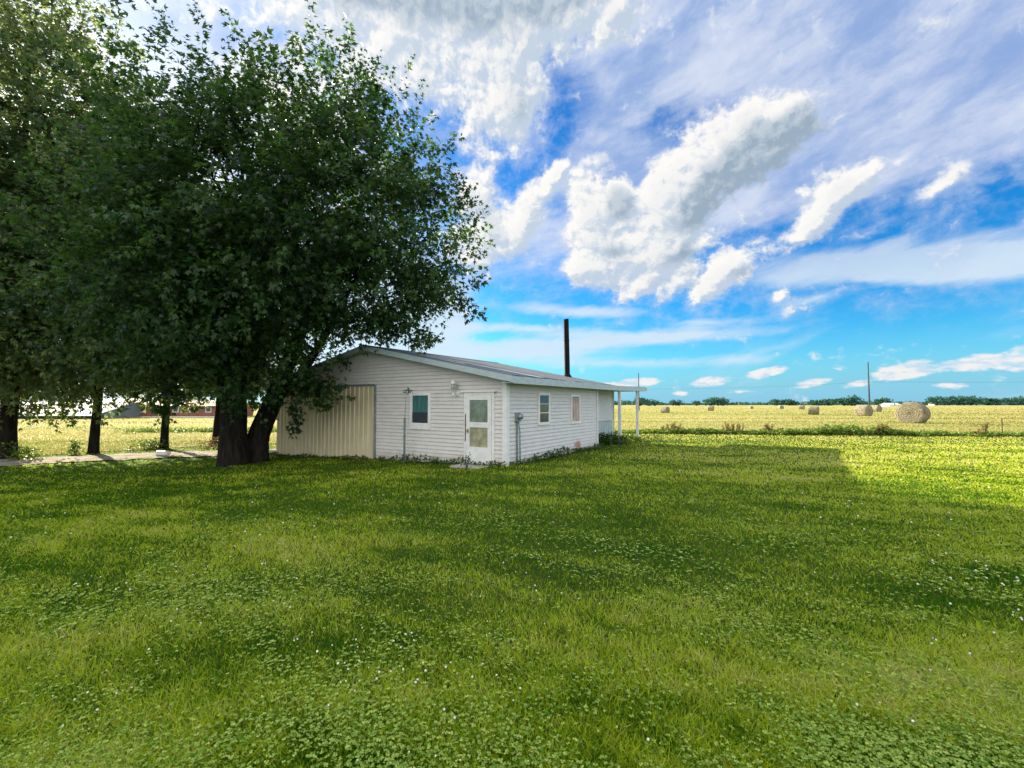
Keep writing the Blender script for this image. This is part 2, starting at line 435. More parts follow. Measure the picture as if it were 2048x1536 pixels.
def siding_mat():
    m, N, b = new_mat('white_vinyl_siding')
    co = N.n('ShaderNodeTexCoord').outputs['Object']
    s = N.n('ShaderNodeSeparateXYZ'); N.put(s.inputs[0], co)
    n = N.noise(N.mapping(co, sc=(1.2, 1.2, 3.0)), 2.2, 6, 0.65)
    col = N.mix(N.ss(n, 0.28, 0.72), (0.63, 0.59, 0.565), (0.70, 0.675, 0.655))
    # mud splash low down, with an edge of its own
    n2 = N.noise(co, 5, 5, 0.6)
    mud = N.ss(N.m('ADD', s.outputs[2], N.m('MULTIPLY', n2, -0.55)), 0.0, -0.28)
    col = N.mix(N.m('MULTIPLY', mud, 0.5), col, (0.42, 0.36, 0.26))
    # streaks under windows
    n3 = N.noise(N.mapping(co, sc=(14, 14, 0.6)), 1.0, 3, 0.5)
    col = N.mix(N.m('MULTIPLY', N.ss(n3, 0.56, 0.8), 0.12), col, (0.36, 0.33, 0.28))
    # rust stain on the long side
    dv = N.mapping(co, (0.0, 4.6, 0.22), (0, 0, 0), (3, 0.55, 0.30), 'TEXTURE')
    g = N.n('ShaderNodeTexGradient', gradient_type='SPHERICAL'); N.put(g.inputs[0], dv)
    st = N.ss(N.m('ADD', g.outputs[1], N.m('MULTIPLY', N.m('SUBTRACT', n2, 0.5), 1.1)), 0.25, 0.75)
    col = N.mix(N.m('MULTIPLY', st, 0.85), col, (0.36, 0.13, 0.05))
    N.put(b.inputs['Base Color'], col)
    b.inputs['Roughness'].default_value = 0.45
    return m
M_siding = siding_mat()

def panel_mat():
    m, N, b = new_mat('cream_ribbed_metal')
    co = N.n('ShaderNodeTexCoord').outputs['Object']
    n = N.noise(N.mapping(co, sc=(3, 1, 0.7)), 1.6, 6, 0.65)
    col = N.mix(N.ss(n, 0.3, 0.7), (0.54, 0.46, 0.285), (0.66, 0.585, 0.395))
    n3 = N.noise(N.mapping(co, sc=(9, 1, 0.3)), 1.0, 4, 0.6)
    col = N.mix(N.m('MULTIPLY', N.ss(n3, 0.55, 0.8), 0.35), col, (0.25, 0.19, 0.10))
    N.put(b.inputs['Base Color'], col)
    b.inputs['Roughness'].default_value = 0.42
    return m
M_panel = panel_mat()

def shingle_mat():
    m, N, b = new_mat('worn_grey_shingles')
    co = N.n('ShaderNodeTexCoord').outputs['Object']
    br = N.n('ShaderNodeTexBrick')
    N.put(br.inputs['Vector'], N.mapping(co, rot=(0, 0, R(90)), sc=(1, 1, 1)))
    br.inputs['Scale'].default_value = 1.0
    br.inputs['Brick Width'].default_value = 0.30
    br.inputs['Row Height'].default_value = 0.14
    br.inputs['Mortar Size'].default_value = 0.008
    br.inputs['Color1'].default_value = (0.075, 0.092, 0.115, 1)
    br.inputs['Color2'].default_value = (0.12, 0.138, 0.165, 1)
    br.inputs['Mortar'].default_value = (0.06, 0.065, 0.08, 1)
    n = N.noise(co, 1.4, 6, 0.7)
    col = N.mix(N.ss(n, 0.35, 0.68), br.outputs[0], (0.13, 0.15, 0.175))
    n2 = N.noise(co, 3.0, 6, 0.7)
    col = N.mix(N.ss(n2, 0.6, 0.72), col, (0.07, 0.08, 0.10))
    N.put(b.inputs['Base Color'], col)
    b.inputs['Roughness'].default_value = 0.8
    bp = N.n('ShaderNodeBump'); bp.inputs['Strength'].default_value = 0.6; bp.inputs['Distance'].default_value = 0.02
    N.put(bp.inputs['Height'], N.noise(co, 30, 4, 0.6)); N.put(b.inputs['Normal'], bp.outputs[0])
    return m
M_shingle = shingle_mat()

def ground_mat(name, cols, sc=0.35, fine=18.0, bump=0.5, rows=False):
    m, N, b = new_mat(name)
    co = N.n('ShaderNodeNewGeometry').outputs['Position']
    n = N.noise(co, sc, 5, 0.6)
    col = N.mix(N.ss(n, 0.35, 0.65), cols[0], cols[1])
    nf = N.noise(co, fine, 5, 0.7)
    col = N.mix(N.m('MULTIPLY', N.ss(nf, 0.4, 0.7), 0.6), col, cols[2])
    if rows:
        s = N.n('ShaderNodeSeparateXYZ'); N.put(s.inputs[0], co)
        nr = N.noise(N.mapping(co, sc=(0.02, 0.32, 1), rot=(0, 0, R(4))), 1.0, 3, 0.5)
        col = N.mix(N.m('MULTIPLY', N.ss(nr, 0.52, 0.62), 0.55), col, cols[3])
        nr2 = N.noise(N.mapping(co, sc=(0.004, 0.02, 1)), 1.0, 3, 0.5)
        col = N.mix(N.m('MULTIPLY', N.ss(nr2, 0.5, 0.62), 0.6), col, cols[4])
    N.put(b.inputs['Base Color'], col)
    b.inputs['Roughness'].default_value = 1.0
    b.inputs['Specular IOR Level'].default_value = 0.05
    bp = N.n('ShaderNodeBump'); bp.inputs['Strength'].default_value = bump; bp.inputs['Distance'].default_value = 0.06
    N.put(bp.inputs['Height'], nf); N.put(b.inputs['Normal'], bp.outputs[0])
    return m
M_lawn = ground_mat('lawn_thatch', [(0.025, 0.055, 0.008), (0.060, 0.090, 0.016), (0.10, 0.095, 0.030)], 0.45, 30)
M_field = ground_mat('mown_hay_field', [(0.32, 0.30, 0.095), (0.41, 0.365, 0.145), (0.44, 0.375, 0.18), (0.18, 0.20, 0.045), (0.22, 0.27, 0.06)], 0.06, 3.0, 0.8, True)
M_gravel = ground_mat('pale_gravel', [(0.30, 0.26, 0.19), (0.54, 0.50, 0.45), (0.14, 0.12, 0.07)], 1.6, 11, 1.0)

def bale_mat():
    m, N, b = new_mat('dry_rolled_hay')
    co = N.n('ShaderNodeTexCoord').outputs['Object']
    s = N.n('ShaderNodeSeparateXYZ'); N.put(s.inputs[0], co)
    rr = N.m('SQRT', N.m('ADD', N.m('POWER', s.outputs[1], 2.0), N.m('POWER', s.outputs[2], 2.0)))
    th = N.m('ARCTAN2', s.outputs[2], s.outputs[1])
    n = N.noise(co, 3.5, 6, 0.7)
    w = N.m('SINE', N.m('ADD', N.m('MULTIPLY_ADD', rr, 34.0, th), N.m('MULTIPLY', n, 22.0)))
    straw = N.noise(N.mapping(co, sc=(6, 30, 30)), 1.0, 4, 0.7)
    col = N.mix(N.ss(w, -0.6, 0.9), (0.19, 0.16, 0.095), (0.36, 0.325, 0.22))
    col = N.mix(N.m('MULTIPLY', N.ss(straw, 0.4, 0.65), 0.6), col, (0.42, 0.38, 0.27))
    col = N.mix(N.m('MULTIPLY', N.ss(n, 0.5, 0.7), 0.5), col, (0.12, 0.10, 0.055))
    N.put(b.inputs['Base Color'], col)
    b.inputs['Roughness'].default_value = 1.0
    bp = N.n('ShaderNodeBump'); bp.inputs['Strength'].default_value = 1.0; bp.inputs['Distance'].default_value = 0.10
    N.put(bp.inputs['Height'], N.m('ADD', straw, N.m('MULTIPLY', w, 0.25))); N.put(b.inputs['Normal'], bp.outputs[0])
    return m
M_bale = bale_mat()

# ------------------------------------------------------------------ terrain
def gz_np(x, y):
    t = np.clip(-x / 12.5, 0, 1)
    t = t + 0.0
    return -0.5 * (t * t * (3 - 2 * t) * 0.35 + t * 0.65)
def gz(x, y): return float(gz_np(np.array([x]), np.array([y]))[0])

xs = np.unique(np.concatenate([[-2500, -800, -250, -100, -60, -40], np.arange(-30, 12.1, 0.5), [20, 30, 60, 150, 400, 1200, 2500]]))
ys = np.unique(np.concatenate([[-60, -20, -8], np.arange(-4, 34.1, 2.0), [60, 120, 250, 600, 1500, 3000]]))
XX, YY = np.meshgrid(xs, ys, indexing='ij')
ny = len(ys)
def sheet(name, X, Y, Z, mat):
    nx, ny_ = X.shape
    V = np.stack([X.ravel(), Y.ravel(), Z.ravel()], 1)
    i, j = np.meshgrid(np.arange(nx - 1), np.arange(ny_ - 1), indexing='ij')
    a = (i * ny_ + j).ravel()
    Q = np.stack([a, a + ny_, a + ny_ + 1, a + 1], 1)
    o = np_mesh(name, V, Q, mat, smooth=True)
    o['kind'] = 'structure'
    return o
sheet('ground', XX, YY, gz_np(XX, YY), M_lawn)

def line_y(x):   # near edge of the hay field: the ditch line of weeds on the right, the drive edge on the left
    return np.where(x > -6, 26.9 - 0.13 * x, np.where(x > -16, 26.9 - 0.13 * -6 - ( -6 - x) * 0.45, 23.2 + (x + 16) * 1.02))
fx = np.unique(np.concatenate([[-2500, -700, -200, -80, -45], np.arange(-30, 40.1, 1.0), [60, 100, 200, 500, 1200, 2500]]))
fs_ = np.array([0, 1, 2, 4, 8, 16, 40, 90, 200, 500, 1300, 3000.0])
FX, FS = np.meshgrid(fx, fs_, indexing='ij')
base = np.maximum(line_y(np.clip(FX, -40, 60)), -8)
FY = base + FS
sheet('hay_field', FX, FY, gz_np(FX, FY) + 0.02, M_field)

# gravel drive: centre line with width
dc = np.array([(-40, 3.0), (-30, 9.2), (-24, 13.2), (-19, 16.6), (-16.5, 18.3), (-14.2, 19.4), (-12, 19.9), (-10, 20.4), (-8, 22), (-6.6, 24), (-5, 27.5)])
dw = np.array([3.2, 3.0, 2.9, 2.7, 2.7, 2.6, 2.2, 2.0, 2.2, 2.2, 2.2])
seg = []
for i in range(len(dc) - 1):
    for t in np.linspace(0, 1, 12, endpoint=False):
        seg.append(np.concatenate([dc[i] * (1 - t) + dc[i + 1] * t, [dw[i] * (1 - t) + dw[i + 1] * t]]))
seg = np.array(seg)
tan = np.gradient(seg[:, :2], axis=0); tan /= np.linalg.norm(tan, axis=1)[:, None]
nor = np.stack([-tan[:, 1], tan[:, 0]], 1)
rng = np.random.default_rng(3)
acr = np.linspace(-0.5, 0.5, 9)
GX = seg[:, None, 0] + nor[:, None, 0] * seg[:, None, 2] * acr[None]
GY = seg[:, None, 1] + nor[:, None, 1] * seg[:, None, 2] * acr[None]
jit = rng.uniform(-0.22, 0.22, (len(seg), 2))
GX[:, 0] += nor[:, 0] * jit[:, 0]; GY[:, 0] += nor[:, 1] * jit[:, 0]
GX[:, -1] += nor[:, 0] * jit[:, 1]; GY[:, -1] += nor[:, 1] * jit[:, 1]
GZ = gz_np(GX, GY) + 0.035 + 0.03 * (0.25 - acr[None] ** 2) * 4 + rng.uniform(-0.02, 0.02, GX.shape)
sheet('gravel_drive', GX, GY, GZ, M_gravel)
def drive_dist(x, y):
    P = np.stack([x, y], 1)
    dmin = np.full(len(P), 1e9)
    for s_ in seg[::3]:
        dd = np.hypot(P[:, 0] - s_[0], P[:, 1] - s_[1]) - s_[2] / 2
        dmin = np.minimum(dmin, dd)
    return dmin

# ------------------------------------------------------------------ HOUSE
HANG = math.atan2(-0.541, 0.841)
CX, CY = -0.16, 12.3
house = empty('house', (CX, CY, 0), HANG, 'long low white sided house with grey shingle roof and tall dark stovepipe', 'house')
def h2w(x, y, z=0.0):
    c, s = math.cos(HANG), math.sin(HANG)
    return (CX + c * x - s * y, CY + s * x + c * y, z)
def w2h(x, y):
    c, s = math.cos(HANG), math.sin(HANG)
    dx, dy = x - CX, y - CY
    return c * dx + s * dy, -s * dx + c * dy
WX = -11.14
SL, ZR = 0.205, 3.66
def roof_z(x): return ZR - SL * abs(x + 5.57)
LAP = 0.112
def lap_wall(mb, span, z0, z1, place):
    """span(z)->(a0,a1); place(a, out, z) -> local point"""
    z = z0
    while z < z1 - 1e-4:
        zt = min(z + LAP, z1)
        a0, a1 = span(z); b0, b1 = span(zt)
        c0, c1 = span((z + zt) / 2)
        if c1 - c0 < 0.02: break
        n = max(1, int((a1 - a0) / 3))
        for i in range(n):
            f0, f1 = i / n, (i + 1) / n
            la, lb = a0 + (a1 - a0) * f0, a0 + (a1 - a0) * f1
            ua, ub = b0 + (b1 - b0) * f0, b0 + (b1 - b0) * f1
            g = z + 0.034      # the lip of each board hangs over a real gap
            mb.add([place(la, 0.032, g), place(lb, 0.032, g), place(ub, 0.004, zt + 0.034), place(ua, 0.004, zt + 0.034)], [(0, 1, 2, 3)])
            mb.add([place(la, -0.03, g), place(lb, -0.03, g), place(lb, 0.032, g), place(la, 0.032, g)], [(0, 1, 2, 3)])
        z = zt
Zb = -0.62
wf = MB()
def sp_front(z):
    top = roof_z(0) - 0.12
    if z <= top: return (WX, 0.0)
    hw = 5.57 - (z - top) / SL
    return (-5.57 - hw, -5.57 + hw)
lap_wall(wf, sp_front, Zb + 0.015, ZR - 0.14, lambda a, o, z: (a, -o, z))
# core walls behind the laps
wf.box((WX + 0.005, 0.032, Zb), (-0.032, 0.12, roof_z(0) - 0.16))
wf.add([(WX, 0.032, roof_z(0) - 0.16), (0, 0.032, roof_z(0) - 0.16), (-5.57, 0.032, ZR - 0.16)], [(0, 1, 2)])
lap_wall(wf, lambda z: (0.0, 6.48), Zb + 0.015, roof_z(0) - 0.16, lambda a, o, z: (o, a, z))
wf.box((-0.12, 0.125, Zb), (-0.032, 6.475, roof_z(0) - 0.16))
# recessed wall under the porch
RX = -0.36
lap_wall(wf, lambda z: (6.50, 9.25), 0.93, roof_z(0) - 0.05, lambda a, o, z: (RX + o, a, z))
wf.box((RX - 0.12, 6.485, Zb), (RX - 0.032, 9.25, roof_z(0) - 0.05))
wf.box((RX - 0.031, 6.36, Zb), (-0.125, 6.478, roof_z(0) - 0.16))
# back and far side
wf.box((WX + 0.005, 9.13, Zb), (RX - 0.125, 9.25, roof_z(0) - 0.16))
wf.box((WX, 0.125, Zb), (WX + 0.12, 9.12, roof_z(0) - 0.16))
wf.build('wall', M_siding, house)

# corner trims
ct = MB()
ct.box((-0.10, -0.046, Zb), (0.046, -0.0325, roof_z(0) - 0.17)); ct.box((0.0325, -0.032, Zb), (0.046, 0.10, roof_z(0) - 0.17))
ct.build('corner_trim', M_white, house)
ct = MB()
ct.box((0.0325, 6.40, Zb), (0.046, 6.50, roof_z(0) - 0.17)); ct.box((-0.05, 6.4805, Zb), (0.032, 6.498, roof_z(0) - 0.17))
ct.build('corner_trim', M_white, house)
ct = MB()
ct.box((RX + 0.0325, 9.18, Zb), (RX + 0.05, 9.29, roof_z(0) - 0.05))
ct.build('corner_trim', M_fascia, house)

# ribbed metal wainscot on the recessed wall
def ribbed(mb, a0, a1, z0, z1, place, pitch=0.23, depth=0.028, base=0.03, rw=0.035):
    xs_ = [(a0, 0)]
    a = a0 + pitch / 2
    while a < a1 - rw:
        xs_ += [(a - rw, 0), (a - rw * 0.5, depth), (a + rw * 0.5, depth), (a + rw, 0)]
        # two low stiffening swages between ribs
        a += pitch
    xs_.append((a1, 0))
    for (p, q) in zip(xs_[:-1], xs_[1:]):
        mb.add([place(p[0], base + p[1], z0), place(q[0], base + q[1], z0), place(q[0], base + q[1], z1), place(p[0], base + p[1], z1)], [(0, 1, 2, 3)])
    mb.add([place(a0, 0.0, z0), place(a0, base, z0), place(a0, base, z1), place(a0, 0.0, z1)], [(0, 1, 2, 3)])
    mb.add([place(a1, 0.0, z0), place(a1, base, z0), place(a1, base, z1), place(a1, 0.0, z1)], [(3, 2, 1, 0)])
    mb.add([place(a0, 0.0, z1), place(a0, base, z1), place(a1, base, z1), place(a1, 0.0, z1)], [(0, 1, 2, 3)])
wn = MB()
ribbed(wn, 6.50, 9.17, Zb, 0.92, lambda a, o, z: (RX + o, a, z), 0.2, 0.02, 0.02, 0.04)
wn.build('metal_wainscot', M_fascia, house)

# roof
rf = MB()
OH, Y0, Y1 = 0.42, -0.32, 7.62
TH = 0.05
def roof_half(mb, xa, xb, y0, y1, th=TH, dz=0.0):
    za, zb = roof_z(xa) + dz, roof_z(xb) + dz
    mb.hexa([(xa, y0, za - th), (xb, y0, zb - th), (xb, y1, zb - th), (xa, y1, za - th), (xa, y0, za), (xb, y0, zb), (xb, y1, zb), (xa, y1, za)])
roof_half(rf, -5.57, OH, Y0, Y1); roof_half(rf, WX - OH, -5.572, Y0, Y1)
roof = rf.build('roof', M_shingle, house)
# ridge cap shingles
rc = MB()
rc.hexa([(-5.70, Y0 + .01, roof_z(-5.70) + .004), (-5.57, Y0 + .01, ZR + .005), (-5.57, Y1, ZR + .005), (-5.70, Y1, roof_z(-5.70) + .004),
         (-5.70, Y0 + .01, roof_z(-5.70) + .016), (-5.57, Y0 + .01, ZR + .02), (-5.57, Y1, ZR + .02), (-5.70, Y1, roof_z(-5.70) + .016)])
rc.hexa([(-5.57, Y0 + .012, ZR + .0055), (-5.44, Y0 + .012, roof_z(-5.44) + .0045), (-5.44, Y1 - .01, roof_z(-5.44) + .0045), (-5.57, Y1 - .01, ZR + .0055),
         (-5.57, Y0 + .012, ZR + .0205), (-5.44, Y0 + .012, roof_z(-5.44) + .0165), (-5.44, Y1 - .01, roof_z(-5.44) + .0165), (-5.57, Y1 - .01, ZR + .0205)])
rc.build('ridge_cap', M_shingle, roof)
# bright strips where shingles are gone, running down the slope
st = MB()
for (xa, xb, ya, yb) in ((-4.9, -3.1, 1.30, 1.42), (-3.08, -1.4, 1.36, 1.50), (-1.38, 0.25, 1.44, 1.64), (-4.0, -2.0, 0.62, 0.66)):
    st.hexa([(xa, ya, roof_z(xa) + .003), (xb, ya + .03, roof_z(xb) + .003), (xb, yb + .03, roof_z(xb) + .003), (xa, yb, roof_z(xa) + .003),
             (xa, ya, roof_z(xa) + .016), (xb, ya + .03, roof_z(xb) + .016), (xb, yb + .03, roof_z(xb) + .016), (xa, yb, roof_z(xa) + .016)])
st.build('flashing_strip', M_flash, roof)
rg = random.Random(5)
y = -0.1
while y < 6.8:
    L = rg.uniform(0.18, 0.55); wd = rg.uniform(0.05, 0.2)
    if rg.random() < (0.95 if y < 2.6 else 0.35):
        xb = OH - 0.01; xa = OH - wd
        fe = MB(); fe.hexa([(xa, y, roof_z(xa) + .0025), (xb, y + .02, roof_z(xb) + .0025), (xb, y + L, roof_z(xb) + .0025), (xa, y + L * .8, roof_z(xa) + .0025),
                 (xa, y, roof_z(xa) + .011), (xb, y + .02, roof_z(xb) + .011), (xb, y + L, roof_z(xb) + .011), (xa, y + L * .8, roof_z(xa) + .011)])
        fe.build('bare_felt_patch', M_felt, roof)
    y += L + rg.uniform(0.05, 0.4)
# fascia and rake boards, soffits
def rake(y0, y1, h, side):
    mb = MB()
    xa, xb = (OH + 0.03, -5.57) if side > 0 else (-5.5705, WX - OH - 0.03)
    mb.hexa([(xb, y0, roof_z(xb) - TH - h), (xa, y0, roof_z(xa) - TH - h), (xa, y1, roof_z(xa) - TH - h), (xb, y1, roof_z(xb) - TH - h),
             (xb, y0, roof_z(xb) - 0.006), (xa, y0, roof_z(xa) - 0.006), (xa, y1, roof_z(xa) - 0.006), (xb, y1, roof_z(xb) - 0.006)])
    mb.build('rake_board', M_fascia, roof)
for sd_ in (1, -1):
    rake(Y0 - 0.035, Y0 - 0.004, 0.12, sd_); rake(Y1 + 0.004, Y1 + 0.03, 0.10, sd_)
ez = roof_z(OH)
for xa, xb in ((OH + 0.004, OH + 0.034), (WX - OH - 0.034, WX - OH - 0.004)):
    ef = MB(); ef.box((xa, Y0 - 0.003, ez - 0.20), (xb, Y1, ez - 0.008)); ef.build('eave_fascia', M_fascia, roof)
so = MB()
so.box((0.036, -0.03, ez - 0.185), (OH + 0.003, Y1 - 0.01, ez - 0.165))
so.box((0.036, Y0, ez - 0.184), (OH + 0.002, -0.031, ez - 0.166))
# sloped soffit under the front rake
for sgn, xo in ((1, 0.036), (-1, WX - 0.036)):
    xi = -5.57
    so.hexa([(min(xo, xi), Y0, roof_z(min(xo, xi)) - 0.125), (max(xo, xi), Y0, roof_z(max(xo, xi)) - 0.125), (max(xo, xi), -0.025, roof_z(max(xo, xi)) - 0.125), (min(xo, xi), -0.025, roof_z(min(xo, xi)) - 0.125),
             (min(xo, xi), Y0, roof_z(min(xo, xi)) - 0.105), (max(xo, xi), Y0, roof_z(max(xo, xi)) - 0.105), (max(xo, xi), -0.025, roof_z(max(xo, xi)) - 0.105), (min(xo, xi), -0.025, roof_z(min(xo, xi)) - 0.105)])
so.build('soffit', M_fascia, roof)
# roof vent, stovepipe, aerials
rv = MB()
vx, vy = -6.0, 2.45
rv.tube([(vx, vy, roof_z(vx) - .05), (vx, vy, roof_z(vx) + .30)], [.085, .085], 12)
rv.tube([(vx, vy, roof_z(vx) + .36), (vx, vy, roof_z(vx) + .38), (vx, vy, roof_z(vx) + .455)], [.15, .15, .03], 12)
for k in range(3):
    a = k * 2.1
    rv.tube([(vx + .07 * math.cos(a), vy + .07 * math.sin(a), roof_z(vx) + .28), (vx + .07 * math.cos(a), vy + .07 * math.sin(a), roof_z(vx) + .37)], [.012, .012], 6)
rv.build('roof_vent', M_galv, roof)
sp_ = MB()
px_, py_ = -1.60, 7.15
sp_.tube([(px_, py_, 2.3), (px_ - .01, py_, 3.4), (px_ - .02, py_ - .02, 4.4), (px_ - .035, py_ - .03, 5.30)], [.115, .115, .113, .115], 18, cap=False)
sp_.tube([(px_ - .035, py_ - .03, 5.30), (px_ - .036, py_ - .03, 5.305), (px_ - .03, py_ - .03, 5.0)], [.115, .10, .10], 18, cap=False)
sp_.tube([(px_ - .02, py_ - .02, 4.38), (px_ - .02, py_ - .02, 4.42)], [.122, .122], 18)
sp_.tube([(px_ , py_, roof_z(px_) - 0.03), (px_, py_, roof_z(px_) + 0.10)], [.20, .125], 18)
pipe = sp_.build('stovepipe', M_pipe, roof)
ae_ = MB()
ae_.tube([(-6.1, 2.3, roof_z(-6.1)), (-6.12, 2.3, 6.4)], [.009, .005], 6)
ae_.build('whip_aerial', M_wire, roof)
ae_ = MB()
ae_.tube([(-5.75, 2.9, roof_z(-5.75)), (-5.62, 3.0, 4.85)], [.009, .006], 6)
ae_.build('whip_aerial', M_wire, roof)

# porch roof and posts
pr = MB()
pz = ez - 0.012
pr.hexa([(-3.4, Y1 + .031, pz + 0.0), (OH + .02, Y1 + .031, pz - 0.03), (OH + .05, 11.55, pz + 0.02), (-3.4, 11.55, pz + 0.05),
         (-3.4, Y1 + .031, pz + 0.05), (OH + .02, Y1 + .031, pz + 0.01), (OH + .05, 11.55, pz + 0.06), (-3.4, 11.55, pz + 0.10)])
porch = pr.build('porch_roof', M_shingle, house)
pf = MB()
pf.hexa([(OH + .021, Y1 + .002, pz - .19), (OH + .055, Y1 + .002, pz - .19), (OH + .087, 11.58, pz - .13), (OH + .053, 11.58, pz - .13),
         (OH + .021, Y1 + .002, pz + .0), (OH + .055, Y1 + .002, pz + .0), (OH + .087, 11.58, pz + .045), (OH + .053, 11.58, pz + .045)])
pf.box((-3.4, 11.555, pz - .13), (OH + .052, 11.585, pz + .05))
pf.build('porch_fascia', M_fascia, porch)
for (qx, qy, w) in ((0.36, 8.08, 0.055), (0.40, 10.35, 0.05)):
    q = MB()
    q.box((qx - w, qy - w, -0.35), (qx + w, qy + w, pz - 0.17 + (qy - 7.6) * .012))
    q.box((qx - w - .02, qy - w - .02, -0.1), (qx + w + .02, qy + w + .02, 0.10))
    q.build('porch_post', M_post, house)
q = MB(); q.box((-3.3, 11.35, -0.35), (-3.2, 11.45, pz)); q.build('porch_post', M_post, house)

# sliding door
def tf(t): return -t
sd = empty('sliding_door', (0, 0, 0)); sd.parent = house
p1 = MB(); ribbed(p1, -8.05, -5.26, -0.50, 2.30, lambda a, o, z: (a, -o, z), 0.235, 0.03, 0.050)
p1.build('door_panel', M_panel, sd)
p2 = MB(); ribbed(p2, -11.10, -8.06, -0.55, 2.26, lambda a, o, z: (a, -o, z), 0.235, 0.03, 0.036)
p2.build('door_panel', M_panel, sd)
tr = MB(); tr.box((-11.12, -0.11, 2.302), (-5.20, -0.0325, 2.36)); tr.box((-5.255, -0.085, -0.45), (-5.20, -0.0325, 2.30))
tr.build('door_track', M_galv, sd)

# windows: builder on a wall given by place(a, out, z)
def obox(mb, place, a0, a1, o0, o1, z0, z1):
    mb.hexa([place(a0, o1, z0), place(a1, o1, z0), place(a1, o0, z0), place(a0, o0, z0), place(a0, o1, z1), place(a1, o1, z1), place(a1, o0, z1), place(a0, o0, z1)])
PF = lambda a, o, z: (a, -o, z)          # front wall
PS = lambda a, o, z: (o, a, z)           # side wall
def frame(mb, place, a0, a1, z0, z1, w=0.07, o=0.05, wb=None):
    wb = wb or w
    obox(mb, place, a0, a0 + w, 0.0, o, z0, z1); obox(mb, place, a1 - w, a1, 0.0, o, z0, z1)
    obox(mb, place, a0 + w, a1 - w, 0.0, o - .002, z1 - w, z1 - .001); obox(mb, place, a0 + w, a1 - w, 0.0, o - .002, z0 + .001, z0 + wb)
wn1 = MB(); frame(wn1, PF, -3.60, -2.73, 0.90, 2.05, 0.10, 0.062, 0.20)
win = wn1.build('window', M_white, house)
b_ = MB(); obox(b_, PF, -3.50, -2.83, .034, .040, 1.10, 1.95)
b_.build('pane', M_curtain, win)
b_ = MB(); obox(b_, PF, -3.50, -2.83, .0402, .048, 1.10, 1.40); obox(b_, PF, -3.50, -2.83, .0403, .053, 1.40, 1.425)
for i in range(5): obox(b_, PF, -3.49, -2.84, .0481, .051, 1.14 + i * .05, 1.155 + i * .05)
b_.build('lower_screen', M_dark, win)
# side window
wn2 = MB(); frame(wn2, PS, 1.70, 2.45, 1.04, 2.04, 0.085, 0.062)
obox(wn2, PS, 1.785, 2.365, .03, .050, 1.40, 1.425); obox(wn2, PS, 1.785, 2.365, .03, .047, 1.68, 1.695)
win2 = wn2.build('window', M_white, house)
b_ = MB(); obox(b_, PS, 1.785, 2.365, .034, .040, 1.125, 1.955); b_.build('pane', M_glass, win2)
# boarded window
wn3 = MB(); frame(wn3, PS, 4.02, 4.78, 0.99, 2.02, 0.085, 0.060)
win3 = wn3.build('window', M_white, house)
b_ = MB(); obox(b_, PS, 4.13, 4.71, .0405, .054, 1.075, 1.91); b_.build('plywood_board', M_ply, win3)['label'] = 'pinkish plywood board nailed over the window'
b_ = MB(); obox(b_, PS, 4.10, 4.70, .033, .040, 1.075, 1.94); b_.build('pane', M_glass, win3)

# storm door
dr = MB(); frame(dr, PF, -1.42, -0.36, -0.12, 2.02, 0.075, 0.064, 0.02)
obox(dr, PF, -1.50, -0.29, 0.0, 0.10, 2.021, 2.055)
df = dr.build('door_frame', M_white, house)
dd = MB()
obox(dd, PF, -1.335, -1.215, .02, .070, -0.08, 1.94); obox(dd, PF, -0.575, -0.445, .02, .070, -0.08, 1.94)
obox(dd, PF, -1.215, -0.575, .02, .0685, 1.80, 1.939); obox(dd, PF, -1.215, -0.575, .02, .0685, 1.02, 1.17); obox(dd, PF, -1.215, -0.575, .02, .073, 1.125, 1.16)
obox(dd, PF, -1.215, -0.575, .02, .0685, -0.079, 0.47); obox(dd, PF, -1.205, -0.585, .0686, .072, 0.44, 0.465)
door = dd.build('door', M_white, house)
b_ = MB(); obox(b_, PF, -1.215, -0.575, .034, .044, 1.17, 1.80); b_.build('upper_pane', M_tan, door)
b_ = MB(); obox(b_, PF, -1.215, -0.575, .034, .044, 0.47, 1.02); b_.build('lower_pane', M_lower_tan, door)
b_ = MB(); obox(b_, PF, -1.275, -1.245, .0705, .10, 0.87, 0.98); obox(b_, PF, -1.30, -1.22, .1002, .115, 0.90, 0.93); b_.build('handle', M_clamp, door)
b_ = MB(); obox(b_, PF, -1.375, -1.345, .0645, .074, 0.62, 1.40); b_.build('bare_jamb_strip', M_brown, df)
b_ = MB(); b_.box((-1.35, -0.75, -0.25), (-0.40, -0.06, 0.0)); b_.build('doorstep', M_concrete, house)

# wall lantern
wl = MB()
lx, lz = -1.72, 2.02
wl.box((lx + .0, -.055, lz - .10), (lx + .10, -.021, lz + .06))
wl.tube([(lx + .05, -.045, lz - .02), (lx + .05, -.13, lz - .04), (lx - .02, -.17, lz + .0), (lx - .02, -.17, lz + .06)], [.013, .013, .012, .012], 8)
wl.tube([(lx - .02, -.17, lz - .14), (lx - .02, -.17, lz - .02)], [.012, .028], 8)
wl.tube([(lx - .02, -.17, lz + .06), (lx - .02, -.17, lz + .075)], [.055, .062], 10)
for k in range(6):
    a = k * math.pi / 3
    wl.tube([(lx - .02 + .058 * math.cos(a), -.17 + .058 * math.sin(a), lz + .07), (lx - .02 + .075 * math.cos(a), -.17 + .075 * math.sin(a), lz + .25)], [.006, .006], 5)
wl.tube([(lx - .02, -.17, lz + .25), (lx - .02, -.17, lz + .265), (lx - .02, -.17, lz + .33), (lx - .02, -.17, lz + .345), (lx - .02, -.17, lz + .39)], [.09, .088, .03, .02, .006], 10)
lamp = wl.build('wall_lantern', M_white, house)
